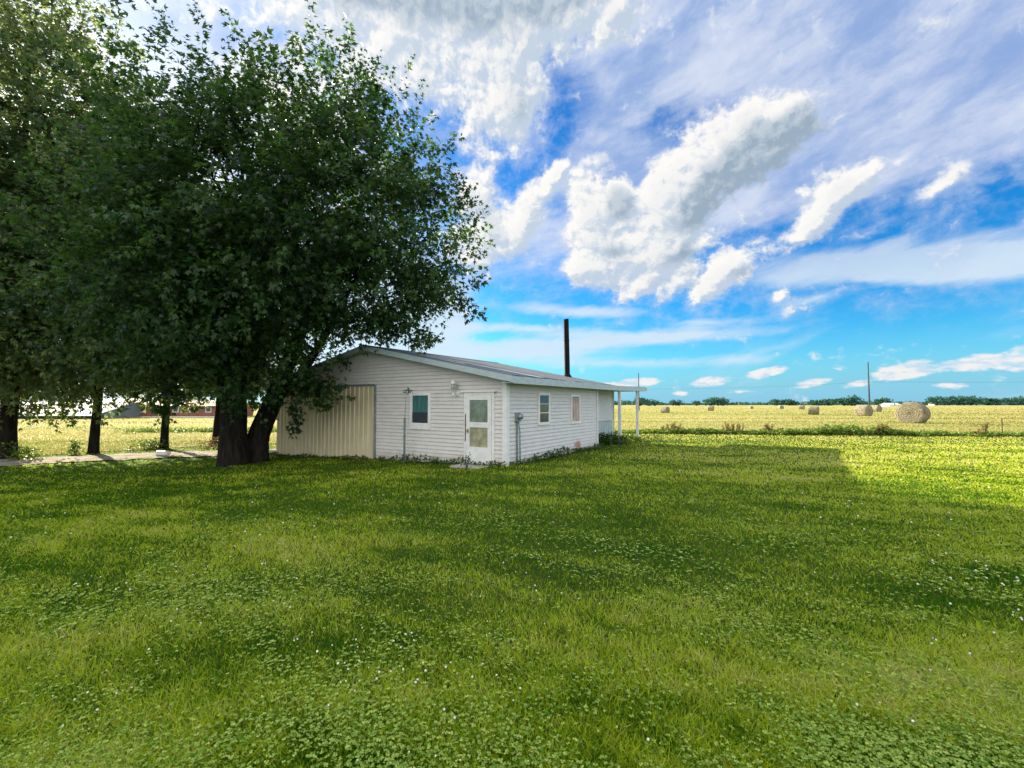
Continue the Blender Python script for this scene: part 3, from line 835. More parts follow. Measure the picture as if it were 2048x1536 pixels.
b_ = MB(); b_.tube([(lx - .02, -.17, lz + .077), (lx - .02, -.17, lz + .249)], [.05, .066], 10); b_.build('lantern_glass', M_lantern, lamp)

# electric meter with conduits
em = MB()
my, mz = 0.50, 1.30
em.box((.021, my - .09, mz - .11), (.11, my + .09, mz + .15))
em.tube([(.11, my, mz + .03), (.20, my, mz + .03)], [.085, .078], 16)
met = em.build('electric_meter', M_galv, house)
b_ = MB(); b_.tube([(.06, my - .03, mz - .11), (.06, my - .03, -.3)], [.022, .022], 8); b_.build('conduit', M_green_pipe, met)
b_ = MB(); b_.tube([(.05, my + .07, mz - .10), (.07, my + .09, mz - .32), (.06, my + .12, .9), (.05, my + .15, -.3)], [.015] * 4, 8); b_.build('conduit', M_galv, met)

# ------------------------------------------------------------------ pole standing before the front window
pp = empty('metal_pole', h2w(-3.52, -0.35, gz(*h2w(-3.52, -0.35)[:2])), 0, 'thin grey green metal pole standing against the house front beside the window', 'pole')
b_ = MB(); b_.tube([(0, 0, -.3), (0, 0, 1.35)], [.032, .032], 10); b_.tube([(0, 0, 1.35), (0, 0, 1.37)], [.036, .036], 10); b_.build('pole', M_green_pipe, pp)
b_ = MB(); b_.tube([(.0, 0, 1.3), (.02, 0, 1.8), (.05, 0, 2.22)], [.008, .007, .005], 6); b_.build('rod', M_wire, pp)

# ------------------------------------------------------------------ foliage machinery
_kite = np.array([
    [(0, 0, 0), (-.20, .45, .03), (0, 1, -.10), (.20, .45, .03)],
    [(0, .04, 0), (-.24, .18, .02), (-.55, .62, -.08), (-.12, .36, .01)],
    [(0, .04, 0), (.12, .36, .01), (.55, .62, -.08), (.24, .18, .02)]])
_oval = np.array([[(0, 0, 0), (-.32, .5, .04), (0, 1, -.06), (.32, .5, .04)]])
def leaf_arrays(P, T, Nn, S, tint, kites=_kite):
    T = T / np.linalg.norm(T, axis=1)[:, None]
    Nn = Nn - (Nn * T).sum(1)[:, None] * T
    Nn /= np.linalg.norm(Nn, axis=1)[:, None] + 1e-9
    B = np.cross(T, Nn)
    k = kites.reshape(-1, 3)
    V = P[:, None] + S[:, None, None] * (B[:, None] * k[None, :, :1] + T[:, None] * k[None, :, 1:2] + Nn[:, None] * k[None, :, 2:3])
    n = len(P) * len(k)
    return V.reshape(-1, 3), np.arange(n).reshape(-1, 4), np.repeat(tint, len(k))

def shoots(base, dirs, length, nl, size, rng, droop=0.35, tint_mu=0.4, kites=_kite):
    ns = len(base)
    idx = np.repeat(np.arange(ns), nl)
    t = rng.uniform(0.05, 1.0, len(idx))
    d_ = dirs[idx]
    L = length[idx]
    P = base[idx] + d_ * (t * L)[:, None]
    P[:, 2] -= droop * (t * L) ** 2
    r = rng.normal(size=(len(idx), 3)); r -= (r * d_).sum(1)[:, None] * d_; r /= np.linalg.norm(r, axis=1)[:, None] + 1e-9
    T = d_ * 0.45 + r * 0.8 + np.array([0, 0, -0.35])
    P = P + r * rng.uniform(0.02, 0.10, len(idx))[:, None]
    Nn = np.array([0, 0, 0.9]) + rng.normal(size=(len(idx), 3)) * 0.55
    S = size * rng.uniform(0.65, 1.25, len(idx))
    tint = np.clip(np.repeat(rng.normal(tint_mu, 0.20, ns), nl) + rng.normal(0, 0.14, len(idx)), 0, 1)
    return P, T, Nn, S, tint

def crown_points(lobes, n, rng, seed, gap=-0.55, shell=0.5, wl=1.7):
    """points in lumpy ellipsoid lobes with gaps; returns positions and outward normals"""
    vol = np.array([(l[3] * l[4] * l[5]) ** (2 / 3) for l in lobes]); vol /= vol.sum()
    P_, N_ = [], []
    for li, l in enumerate(lobes):
        m = int(n * vol[li] * 1.6)
        u = rng.normal(size=(m, 3)); u /= np.linalg.norm(u, axis=1)[:, None]
        bump = 0.96 + 0.13 * sines(u, 0.7, seed + li * 7) + 0.07 * sines(u, 0.3, seed + li * 7 + 1)
        r = rng.uniform(shell ** 2, 1.0, m) ** 0.5
        p = np.array(l[:3]) + u * np.array(l[3:6]) * (r * bump)[:, None]
        nn = u / np.array(l[3:6]); nn /= np.linalg.norm(nn, axis=1)[:, None]
        P_.append(p); N_.append(nn)
    P_ = np.concatenate(P_); N_ = np.concatenate(N_)
    keep = sines(P_, wl, seed + 99) + 0.5 * sines(P_, wl * 0.5, seed + 98) > gap
    P_, N_ = P_[keep], N_[keep]
    o = rng.permutation(len(P_))[:n]
    return P_[o], N_[o]

def limb(mb, a, b, r0, r1, rng, n=6, sag=0.0, sides=8, seed=0):
    a, b = Vector(a), Vector(b)
    pts, rad = [], []
    off = Vector(rng.normal(size=3)) * (b - a).length * 0.06
    for i in range(n + 1):
        t = i / n
        p = a.lerp(b, t) + off * math.sin(math.pi * t) + Vector((0, 0, sag * math.sin(math.pi * t))) + Vector(rng.normal(size=3)) * 0.02 * (b - a).length * (0 if i in (0,) else 1)
        pts.append(p); rad.append(r0 + (r1 - r0) * t ** 0.8)
    mb.tube(pts, rad, sides, wob=0.06, seed=seed)
    return pts

def make_tree(name, loc, trunks, lobes, ns, nl, size, seed, mat, label, cat, group=None, gap=-0.55, up=0.55, limbs=22, Lr=(0.45, 1.0), drape=None, extra=None, tint=0.4):
    """trunks: list of (points, radii); first is the main stem; all local to loc"""
    rng = np.random.default_rng(seed)
    root = empty(name, loc, 0, label, cat, group)
    mb = MB()
    for k, (pts, rad) in enumerate(trunks):
        # refine
        P = [Vector(p) for p in pts]; fine, fr = [], []
        for i in range(len(P) - 1):
            m = 6
            for j in range(m):
                t = j / m
                p0 = P[max(i - 1, 0)]; p1 = P[i]; p2 = P[i + 1]; p3 = P[min(i + 2, len(P) - 1)]
                q = 0.5 * ((2 * p1) + (p2 - p0) * t + (2 * p0 - 5 * p1 + 4 * p2 - p3) * t * t + (3 * p1 - p0 - 3 * p2 + p3) * t ** 3)
                fine.append(q); fr.append(rad[i] * (1 - t) + rad[i + 1] * t)
        fine.append(P[-1]); fr.append(rad[-1])
        mb.tube(fine, fr, 20, wob=0.07, seed=seed + k)
    ends = [(Vector(t[0][j]), t[1][j]) for t in trunks for j in range(max(1, len(t[0]) - 3), len(t[0]))]
    for k in range(limbs):
        l = lobes[rng.integers(len(lobes))]
        u = rng.normal(size=3); u /= np.linalg.norm(u)
        tgt = np.array(l[:3]) + u * np.array(l[3:6]) * rng.uniform(0.6, 0.92)
        e, er = min(ends, key=lambda q: (q[0] - Vector(tgt)).length + (2.5 if q[0].z > tgt[2] + 0.5 else 0) + rng.uniform(0, 1.5))
        pts = limb(mb, e, tgt, min(er * 0.55, 0.10), 0.012, rng, 6, 0.15, 7, seed + k)
        for j in (3, 4):
            u2 = rng.normal(size=3); u2 /= np.linalg.norm(u2)
            limb(mb, pts[j], np.array(pts[j]) + u2 * rng.uniform(0.8, 1.6), 0.025, 0.006, rng, 3, 0.0, 5, seed + k)
    mb.build('trunk', M_bark, root)
    B, Nn = crown_points(lobes, ns, rng, seed, gap)
    Dr = Nn * 0.65 + rng.normal(size=B.shape) * 0.33
    cz = np.mean([l[2] for l in lobes])
    upw = np.where(Nn[:, 2] > -0.1, up, -0.15)
    Dr[:, 2] += upw
    Dr /= np.linalg.norm(Dr, axis=1)[:, None]
    Ls = rng.uniform(Lr[0], Lr[1], len(B))
    arrs = [shoots(B, Dr, Ls, nl, size, rng, 0.22, tint)]
    # long outer sprigs that feather the outline
    B2, N2 = crown_points(lobes, int(ns * 0.12), rng, seed + 500, -0.3, 0.93)
    D2 = N2 * 0.75 + rng.normal(size=B2.shape) * 0.28
    D2[:, 2] += np.where(N2[:, 2] > -0.1, up * 1.1, -0.1)
    D2 /= np.linalg.norm(D2, axis=1)[:, None]
    arrs.append(shoots(B2, D2, rng.uniform(0.55, 1.2, len(B2)), nl + 9, size * 0.85, rng, 0.12, tint + 0.1))
    if extra is not None:     # long hanging or reaching sprays: (start, end, n)
        for (a, b, m) in extra:
            a = np.array(a); b = np.array(b)
            t = rng.uniform(0, 1, m)[:, None]
            sb = a + (b - a) * t + rng.normal(size=(m, 3)) * 0.16
            sb[:, 2] -= 0.0
            dd_ = (b - a) / np.linalg.norm(b - a)
            sd_ = dd_ + rng.normal(size=(m, 3)) * 0.55; sd_ /= np.linalg.norm(sd_, axis=1)[:, None]
            arrs.append(shoots(sb, sd_, rng.uniform(0.2, 0.5, m), nl, size, rng, 0.3, tint))
    V, Q, Tn = [], [], []
    off = 0
    for ar in arrs:
        v, q, t = leaf_arrays(*ar)
        V.append(v); Q.append(q + off); Tn.append(t); off += len(v)
    np_mesh('crown', np.concatenate(V), np.concatenate(Q), mat, root, {'tint': np.concatenate(Tn)})
    return root

# ------------------------------------------------------------------ the big maple
tx, ty = -9.55, 15.55
tz = gz(tx, ty)
def L_(x, y, z): return (x - tx, y - ty, z - tz)
big_trunks = [
    ([(0, 0, -.35), (0, 0, .12), (-.03, 0, .9), (-.08, 0, 1.9), (-.35, .1, 3.2), (-.7, .2, 4.8), (-.7, .1, 6.6), (-.4, 0, 9.0)], [.70, .50, .42, .40, .34, .28, .2, .08]),
    ([(.44, .55, -.3), (.46, .55, .3), (.56, .55, 1.0), (.92, .52, 2.0), (1.5, .4, 3.2), (2.1, .2, 4.6), (2.6, 0, 6.5), (2.9, -.1, 9.0)], [.50, .40, .35, .31, .25, .2, .14, .05]),
    ([(-.08, 0, 1.6), (.15, -.2, 3.0), (.4, -.4, 4.8), (.6, -.6, 7.2), (.6, -.6, 9.8)], [.36, .30, .24, .16, .05]),
    ([(.97, .5, 2.1), (1.9, .25, 2.9), (2.8, -.1, 3.9), (3.5, -.4, 4.9), (4.3, -.6, 6.3)], [.20, .16, .13, .10, .04]),
    ([(-.3, .05, 3.0), (-1.5, .4, 4.4), (-2.6, .6, 6.0), (-3.2, .7, 8.0)], [.28, .22, .15, .05]),
]
big_lobes = [
    (*L_(-7.6, 14.6, 8.1), 5.3, 4.6, 4.2), (*L_(-9.9, 14.9, 8.8), 3.6, 3.4, 3.5), (*L_(-6.0, 14.2, 9.1), 3.4, 3.2, 3.0), (*L_(-4.6, 14.2, 6.9), 3.2, 3.0, 2.6),
    (*L_(-8.6, 14.0, 5.6), 3.6, 3.4, 2.6), (*L_(-11.2, 14.6, 6.4), 3.4, 3.2, 3.6), (*L_(-5.0, 14.6, 5.6), 2.6, 1.9, 1.2), (*L_(-10.6, 14.2, 4.0), 2.4, 2.2, 1.5), (*L_(-8.4, 14.4, 3.1), 1.2, 1.0, 1.2), (*L_(-7.3, 14.5, 3.0), 1.0, 0.7, 1.0),
]
make_tree('maple_tree', (tx, ty, tz), big_trunks, big_lobes, 8300, 13, 0.165, 11, M_leaf,
          'huge dark maple with thick forked trunk leaning over the left end of the house', 'tree', None, gap=0.02, up=0.6, limbs=40,
          extra=[(L_(-4.2, 14.0, 5.2), L_(-2.5, 13.8, 3.5), 22), (L_(-4.2, 14.0, 6.2), L_(-1.0, 13.6, 5.5), 34), (L_(-4.0, 14.0, 5.4), L_(-1.2, 13.6, 4.6), 30), (L_(-5.2, 14.2, 4.4), L_(-3.6, 14.1, 4.0), 22),
                 (L_(-7.6, 15.2, 2.7), L_(-6.2, 15.0, 1.7), 34), (L_(-7.8, 14.8, 3.2), L_(-5.6, 14.6, 2.1), 34), (L_(-7.9, 15.6, 2.3), L_(-7.4, 15.6, 0.9), 16),
                 (L_(-3.6, 13.8, 8.2), L_(-1.3, 13.5, 8.0), 24), (L_(-8.7, 14.0, 3.6), L_(-8.4, 13.8, 1.7), 22), (L_(-10.6, 14.2, 3.4), L_(-10.8, 14.0, 1.6), 26)])

# ------------------------------------------------------------------ row of trees along the drive
def row_tree(px, py, H, r0, seed, label, lean=0.0, cr=4.4, bot=2.2, gap=-0.8, ns=4300, sprays=()):
    z = gz(px, py)
    tr_ = [([(0, 0, -.3), (0, 0, .15), (lean * .1, 0, 1.2), (lean * .3, .05, 3.0), (lean * .6, .1, H * .45), (lean * .8, 0, H * .7), (lean, 0, H * .92)],
            [r0 * 1.5, r0 * 1.12, r0 * .92, r0 * .85, r0 * .6, r0 * .3, .04])]
    rg_ = np.random.default_rng(seed)
    lob = [(lean * .6, 0, bot + (H - bot) * .48, cr, cr * .95, (H - bot) * .40), (lean * .9, 0, bot + (H - bot) * .74, cr * .72, cr * .7, (H - bot) * .28), (0, 0, bot + (H - bot) * .18, cr * .86, cr * .8, (H - bot) * .20)]
    for k in range(4):
        a = rg_.uniform(0, 6.28)
        lob.append((math.cos(a) * cr * .6, math.sin(a) * cr * .5, bot + (H - bot) * rg_.uniform(.1, .65), cr * .5, cr * .5, (H - bot) * .15))
    return make_tree('shade_tree', (px, py, z), tr_, lob, ns, 12, 0.19, seed, M_leaf2, label, 'tree', 'trees in a row along the gravel drive', gap, 0.45, 24, (0.45, 1.0), extra=sprays, tint=0.45)
row_tree(-19.9, 17.8, 19.5, .29, 21, 'leftmost tree of the row, tallest, with leafy weeds at its foot', 0.2, 4.8, 2.2, ns=7600)
row_tree(-18.4, 19.9, 15.5, .18, 22, 'tree with low hanging branches, second from the left in the row', 0.3, 4.4, 2.6, ns=4300)
row_tree(-17.0, 22.1, 13.5, .165, 23, 'slim trunked tree beside the white pipe end on the drive', 0.2, 4.0, 2.7, ns=3600)
row_tree(-15.6, 24.0, 12.0, .26, 24, 'tree half hidden behind the trunk of the big forked maple', 0.3, 4.0, 3.2, ns=3300)

# ------------------------------------------------------------------ plants: generic leafy clump
def clump_mesh(name, mat, P, H, Wd, n, seed, size=0.06, kites=_oval, parent=None, stems=None):
    """leafy clumps at points P (m,3) with heights H and widths Wd, merged into ONE mesh"""
    rng = np.random.default_rng(seed)
    m = len(P)
    idx = np.repeat(np.arange(m), n)
    t = rng.uniform(0.05, 1, len(idx))
    ang = rng.uniform(0, 6.283, len(idx))
    rad = Wd[idx] * np.sqrt(rng.uniform(0, 1, len(idx))) * (1 - 0.45 * t)
    Q = P[idx] + np.stack([np.cos(ang) * rad, np.sin(ang) * rad, H[idx] * t], 1)
    T = np.stack([np.cos(ang), np.sin(ang), rng.uniform(-.2, 1.0, len(idx))], 1) + rng.normal(size=(len(idx), 3)) * .4
    Nn = np.array([0, 0, 1.0]) + rng.normal(size=(len(idx), 3)) * .6
    S = size * rng.uniform(.6, 1.4, len(idx))
    tint = np.clip(rng.normal(.45, .25, len(idx)), 0, 1)
    v, q, tt = leaf_arrays(Q, T, Nn, S, tint, kites)
    return np_mesh(name, v, q, mat, parent, {'tint': tt})

rng = np.random.default_rng(77)
# ivy and weeds growing along the foot of the house walls
pts, hh, ww = [], [], []
for t in np.arange(0.0, 11.2, 0.16):
    h = 0.10 + 0.05 * math.sin(t * 2.3) + rng.uniform(0, .10) + (0.12 if 3.2 < t < 3.8 else 0) + (0.05 if 1.0 < t < 3 else 0)
    if 4.9 < t: h *= 0.65
    if 0.45 < t < 1.1: h *= 0.6
    x, y, _ = h2w(-t, -0.10 - rng.uniform(0, .22)); pts.append((x, y, gz(x, y) - .02)); hh.append(h); ww.append(.13)
for s_ in np.arange(0.0, 6.6, 0.15):
    h = 0.10 + rng.uniform(0, .12) + (0.08 if 1.6 < s_ < 3.4 else 0)
    x, y, _ = h2w(0.12 + rng.uniform(0, .2), s_); pts.append((x, y, gz(x, y) - .02)); hh.append(h); ww.append(.14)
pts = np.array(pts); o = clump_mesh('ground_ivy', M_ivy, pts, np.array(hh), np.array(ww), 30, 5, 0.07, _kite)
tag(o, 'dark green ivy and low weeds along the foot of the white house walls', 'ivy', kind='stuff')

def plant(name, x, y, h, w, n, label, cat, mat, size=.07, group=None, stemn=5, seed=0, z=None, stem_mat=None, kites=_oval, spread=0.5):
    z = gz(x, y) if z is None else z
    root = empty(name, (x, y, z), 0, label, cat, group)
    rg_ = np.random.default_rng(seed)
    P = np.stack([rg_.normal(0, w * spread, 7), rg_.normal(0, w * spread, 7), np.full(7, -.02)], 1)
    clump_mesh('foliage', mat, P, h * rg_.uniform(.55, 1.0, 7), np.full(7, w * .55), n // 7, seed, size, kites, root)
    mb = MB()
    for k in range(stemn):
        a = rg_.uniform(0, 6.28)
        mb.tube([(0, 0, -.05), (math.cos(a) * w * .3, math.sin(a) * w * .3, h * .5), (math.cos(a) * w * .6, math.sin(a) * w * .6, h * .9)], [.012, .009, .004], 5)
    mb.build('stem', stem_mat or M_bark, root)
    return root
x, y, _ = h2w(0.02, 7.0); plant('shrub', x, y, .62, .40, 700, 'dark green shrub against the ribbed metal under the porch eave', 'shrub', M_ivy, .09, seed=1, kites=_kite)
x, y, _ = h2w(0.22, 7.75); plant('shrub', x, y, .55, .45, 700, 'rounded green shrub beside the foot of the nearer porch post', 'shrub', M_ivy, .09, seed=2, kites=_kite)
x, y, _ = h2w(0.40, 10.0); plant('weed_clump', x, y, .32, .75, 900, 'low weed clump round the foot of the farther porch post', 'weeds', M_weed, .09, seed=3)
x, y, _ = h2w(-0.72, -0.80); plant('sapling', x, y, .42, .12, 40, 'small leafy sapling sprouting before the white storm door', 'sapling', M_ivy, .06, seed=4, stemn=2)
plant('weed_clump', -18.9, 17.4, .75, .45, 420, 'leafy weeds beside the trunk of the leftmost tree', 'weeds', M_weed, .11, seed=6)
plant('weed_clump', -18.9, 19.6, .65, .25, 260, 'leafy sprouts on the left foot of the second tree in the row', 'weeds', M_weed, .10, seed=7)
plant('weed_clump', -16.9, 21.5, .55, .8, 700, 'spreading weeds round the slim trunk near the white pipe end', 'weeds', M_weed, .10, seed=8)
plant('weed_clump', -14.6, 22.6, .5, .7, 500, 'low weeds at the foot of the trunk behind the maple', 'weeds', M_dock, .10, seed=9)
plant('weed_clump', -10.55, 21.6, .75, .5, 500, 'bright weeds between the maple trunk and the house corner', 'weeds', M_weed, .10, seed=10)
# vine sprig on the rod before the window
x, y, _ = h2w(-3.40, -0.35)
sg = plant('vine_sprig', x, y, .16, .10, 60, 'little dark vine sprig hooked over the top of the window', 'vine', M_ivy, .055, seed=12, z=2.02, stemn=2)

# ------------------------------------------------------------------ grass, clover, stubble
def blades(name, x, y, h, w, lean, tint, mat, seed, zoff=0.0):
    rg_ = np.random.default_rng(seed)
    n = len(x)
    z = gz_np(x, y) + zoff
    a = rg_.uniform(0, 6.283, n)
    f = rg_.uniform(0, 6.283, n)
    base = np.stack([x, y, z], 1)
    side = np.stack([np.cos(f), np.sin(f), np.zeros(n)], 1) * (w / 2)[:, None]
    ld = np.stack([np.cos(a), np.sin(a), np.zeros(n)], 1) * (h * lean)[:, None]
    up = np.array([0, 0, 1.0]) * h[:, None]
    m1 = base + up * .55 + ld * .35; m2 = base + up * .96 + ld
    V = np.stack([base - side, base + side, m1 + side * .8, m1 - side * .8, m2 + side * .15, m2 - side * .15], 1)
    i = np.arange(n)[:, None] * 6
    Q = np.concatenate([i + np.array([[0, 1, 2, 3]]), i + np.array([[3, 2, 4, 5]])], 1).reshape(-1, 4)
    return np_mesh(name, V.reshape(-1, 3), Q, mat, None, {'tint': np.repeat(tint, 6)})

def field_points(n, d0, d1, seed, xm=1.45):
    """random ground points whose density falls with distance squared"""
    rg_ = np.random.default_rng(seed)
    dd_ = 1 / rg_.uniform(1 / d1, 1 / d0, n)
    xx = rg_.uniform(-xm, xm, n) * dd_
    return xx, dd_
def inside_house(x, y):
    hx, hy = w2h(x, y)
    return (hx > WX - .02) & (hx < .02) & (hy > -.02) & (hy < 9.3)
def patchy(x, y, wl, seed):
    return sines(np.stack([x, y], 1), wl, seed, 9)

g1 = field_points(320000, 1.9, 12, 1); g2 = field_points(400000, 4.5, 27.5, 101)
u_ = np.random.default_rng(6)
k1 = u_.uniform(size=len(g1[0])) > np.clip((g1[1] - 6) / 6, 0, 1); k2 = u_.uniform(size=len(g2[0])) < np.clip((g2[1] - 4.5) / 6, 0, 1)
g1 = (g1[0][k1], g1[1][k1]); g2 = (g2[0][k2], g2[1][k2])
gx = np.concatenate([g1[0], g2[0]]); gy = np.concatenate([g1[1], g2[1]])
ok = ~inside_house(gx, gy) & (gy < line_y(gx) - .15) & (drive_dist(gx, gy) > -.08 - 1.1 * np.random.default_rng(4).uniform(0, 1, len(gx)) ** 5) & (gx > -32)
gx, gy = gx[ok], gy[ok]
rg_ = np.random.default_rng(2)
pt = patchy(gx, gy, 3.2, 5) * .5 + patchy(gx, gy, 1.2, 6) * .5 + patchy(gx, gy, .35, 8) * .35 + patchy(gx, gy, 9, 7) * .35
dist = np.hypot(gx, gy)
tint = np.clip(.37 + .21 * pt + rg_.normal(0, .26, len(gx)) + .20 * np.clip((gx * .6 + gy * .35 - 6.5) / 6, 0, 1) + .22 * np.clip((gx * .4 + gy - 24) / 4, 0, 1) - .22 * np.clip((gy - 6.0) / 3, 0, 1) * np.clip((5 - gx) / 4, 0, 1), 0, 1)  # shade before house and maple, and sunlit paleness rightward, put into the tint
h = (0.033 + 0.007 * np.clip(pt, -1, 1.5)) * rg_.uniform(.5, 1.6, len(gx))
w = np.clip(.0056 * rg_.uniform(.6, 1.4, len(gx)) * np.maximum(1, dist / 4.0), 0, .045)
lean = rg_.uniform(.2, 1.5, len(gx))
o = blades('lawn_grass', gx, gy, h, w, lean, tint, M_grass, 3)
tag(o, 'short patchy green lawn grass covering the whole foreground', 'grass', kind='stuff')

# clover leaves in patches
cx_, cy_ = field_points(95000, 1.9, 9.5, 11, 1.4)
cm = patchy(cx_, cy_, 2.2, 21) + .6 * patchy(cx_, cy_, .8, 22) + np.random.default_rng(9).normal(0, 1.15, len(cx_))
ok = (cm > .6 + .1 * np.clip(cy_ - 3, 0, 8)) & ~inside_house(cx_, cy_) & (drive_dist(cx_, cy_) > 0)
cx_, cy_ = cx_[ok], cy_[ok]
rg_ = np.random.default_rng(12)
n = len(cx_)
dist = np.hypot(cx_, cy_)
hz = rg_.uniform(.022, .052, n)
cen = np.stack([cx_, cy_, gz_np(cx_, cy_) + hz], 1)
tilt = np.array([0, 0, 1.0]) + rg_.normal(size=(n, 3)) * .36
a0 = rg_.uniform(0, 6.283, n)
Pl, Tl, Nl, Sl, tl_ = [], [], [], [], []
tn = np.clip(rg_.normal(.55, .25, n), 0, 1)
_heart = np.array([[(0, 0, 0), (-.46, .55, .05), (0, .92, .02), (.46, .55, .05)]])
for k in range(3):
    a = a0 + k * 2.094
    Pl.append(cen); Tl.append(np.stack([np.cos(a), np.sin(a), rg_.uniform(-.1, .15, n)], 1)); Nl.append(tilt)
    Sl.append(.0122 * rg_.uniform(.6, 1.4, n) * np.clip(dist / 4, 1, 1.5)); tl_.append(tn)
v, q, tt = leaf_arrays(np.concatenate(Pl), np.concatenate(Tl), np.concatenate(Nl), np.concatenate(Sl), np.concatenate(tl_), _heart)
o = np_mesh('clover', v, q, M_clover, None, {'tint': tt})
tag(o, 'pale green clover leaves in patches across the near lawn', 'clover', kind='stuff')

# clover flower heads
fx_, fy_ = field_points(1500, 2.0, 24, 31, 1.4)
fm = patchy(fx_, fy_, 2.8, 41) + .5 * patchy(fx_, fy_, 1.0, 42) + np.random.default_rng(5).normal(0, .6, len(fx_)) - .35 * fx_ / np.maximum(fy_, 1) + np.clip((fy_ - 5) * .15, -.6, .6)
ok = (fm > .6) & ~inside_house(fx_, fy_) & (drive_dist(fx_, fy_) > .1)
fx_, fy_ = fx_[ok], fy_[ok]
rg_ = np.random.default_rng(33)
n = len(fx_)
c = np.stack([fx_, fy_, gz_np(fx_, fy_) + rg_.uniform(.035, .065, n)], 1)
# small lumpy octagonal heads
th = np.arange(6) * math.pi / 3
ring = np.concatenate([np.stack([np.cos(th) * .75, np.sin(th) * .75, np.full(6, -.5)], 1), np.stack([np.cos(th), np.sin(th), np.full(6, .1)], 1), np.stack([np.cos(th) * .55, np.sin(th) * .55, np.full(6, .75)], 1)])
sz = .0064 * rg_.uniform(.7, 1.35, n) * np.clip(np.hypot(fx_, fy_) / 5, 1, 1.7)
V = c[:, None] + ring[None] * sz[:, None, None] * (1 + rg_.uniform(-.2, .2, (n, 18, 1)))
qs = []
for l in range(2):
    for k in range(6): qs.append((l * 6 + k, l * 6 + (k + 1) % 6, l * 6 + 6 + (k + 1) % 6, l * 6 + 6 + k))
qs += [(12, 13, 14, 15), (12, 15, 16, 17)]
Q = (np.arange(n)[:, None, None] * 18 + np.array(qs)[None]).reshape(-1, 4)
o = np_mesh('clover_flowers', V.reshape(-1, 3), Q, M_flower)
tag(o, 'tiny white clover flower heads scattered through the lawn', 'flowers', kind='stuff')

# hay stubble and cut hay on the field
sx, sy = field_points(230000, 15, 260, 51, 1.5)
ok = (sy > line_y(np.clip(sx, -40, 60)) + .1) & (drive_dist(sx, sy) > .3) & ~inside_house(sx, sy)
sx, sy = sx[ok], sy[ok]
rg_ = np.random.default_rng(52)
dist = np.hypot(sx, sy)
pt = patchy(sx * .25, sy, 6, 55) * .6 + patchy(sx * .1, sy, 24, 56) * .5
tint = np.clip(.45 + .30 * pt + .34 * patchy(sx * .02, sy, 9, 57) + rg_.normal(0, .13, len(sx)), 0, 1)
h = (.06 + .02 * np.clip(pt, -1, 1)) * rg_.uniform(.4, 1.5, len(sx)) * np.clip(dist / 60, 1, 1.8)
w = np.clip(.005 * dist / 4, .02, .22)
o = blades('hay_stubble', sx, sy, h, w, rg_.uniform(.2, 1.4, len(sx)), tint, M_hay, 53, .02)
tag(o, 'yellow cut hay stubble covering the field beyond the lawn', 'stubble', kind='stuff')

# weeds along the ditch line
wx = np.concatenate([np.random.default_rng(61).uniform(5, 42, 900), np.random.default_rng(62).uniform(-30, -9, 260)])
rg_ = np.random.default_rng(63)
wy = np.where(wx > 0, 26.9 - .13 * wx + rg_.normal(0, .35, len(wx)), 35 + rg_.normal(0, .8, len(wx)))
prof = np.where(wx > 0, .20 + .13 * np.sin(wx * .8) + .16 * np.exp(-((wx - 14.2) / 1.6) ** 2) + .30 * np.exp(-((wx - 19.5) / 3.0) ** 2) - .14 * (wx > 23.4), .3)
H = np.clip(prof * .8, .06, .6) * rg_.uniform(.5, 1.2, len(wx))
o = clump_mesh('ditch_weeds', M_weed, np.stack([wx, wy, gz_np(wx, wy)], 1), H, np.full(len(wx), .28), 34, 64, .13)
tag(o, 'belt of green weeds along the ditch at the edge of the hay field', 'weeds', kind='stuff')

# tall brown dock stalks standing in the ditch
def dock(px, py, h, w, n, label, seed):
    rg_ = np.random.default_rng(seed)
    root = empty('dock_weed', (px, py, gz(px, py)), 0, label, 'weed', 'brown dock weeds in the ditch')
    for k in range(n):
        mb = MB()
        a = rg_.uniform(0, 6.28); r = rg_.uniform(0, w); hh_ = h * .8 * rg_.uniform(.5, 1)
        b = Vector((math.cos(a) * r, math.sin(a) * r * .5, -.02)); t = b + Vector((rg_.normal(0, .10), rg_.normal(0, .08), hh_))
        mb.tube([b, b.lerp(t, .5), t], [.014, .011, .006], 5)
        st_ = mb.build('stem', M_dock, root)
        P = np.array([tuple(b.lerp(t, q)) for q in np.linspace(.45, 1, 14)])
        clump_mesh('seed_head', M_dock, P, np.full(len(P), .08), np.full(len(P), .035), 6, seed * 31 + k, .05, _oval, st_)
def at(px, y_, z=0.0):      # ground spot from bearing and distance
    return ((px - 1024) / 900 * y_, y_)
dx, dy = at(1345, 25.9); dock(dx, dy, .72, .7, 12, 'brown dock weeds leaning together near the porch end of the ditch', 71)
dx, dy = at(1463, 25.3); dock(dx, dy, .75, .65, 14, 'widest fan of brown dock stalks in the ditch', 72)
dx, dy = at(1537, 25.0); dock(dx, dy, .72, .28, 7, 'narrow brown dock clump beside the dark green ditch weeds', 73)
dx, dy = at(1762, 24.0); dock(dx, dy, .80, .35, 10, 'brown dock clump in the ditch in front of the biggest bale', 74)
dx, dy = at(1963, 23.6); dock(dx, dy, .85, .12, 4, 'single dark dock spike left of the thin fence post', 75)
dx, dy = at(1950, 23.4); dock(dx, dy, .30, .5, 6, 'short bent brown weeds low in the ditch near the fence post', 76)
dx, dy = at(1406, 25.4); dock(dx, dy, .55, .03, 1, 'one lone brown stalk between two dock clumps', 77)

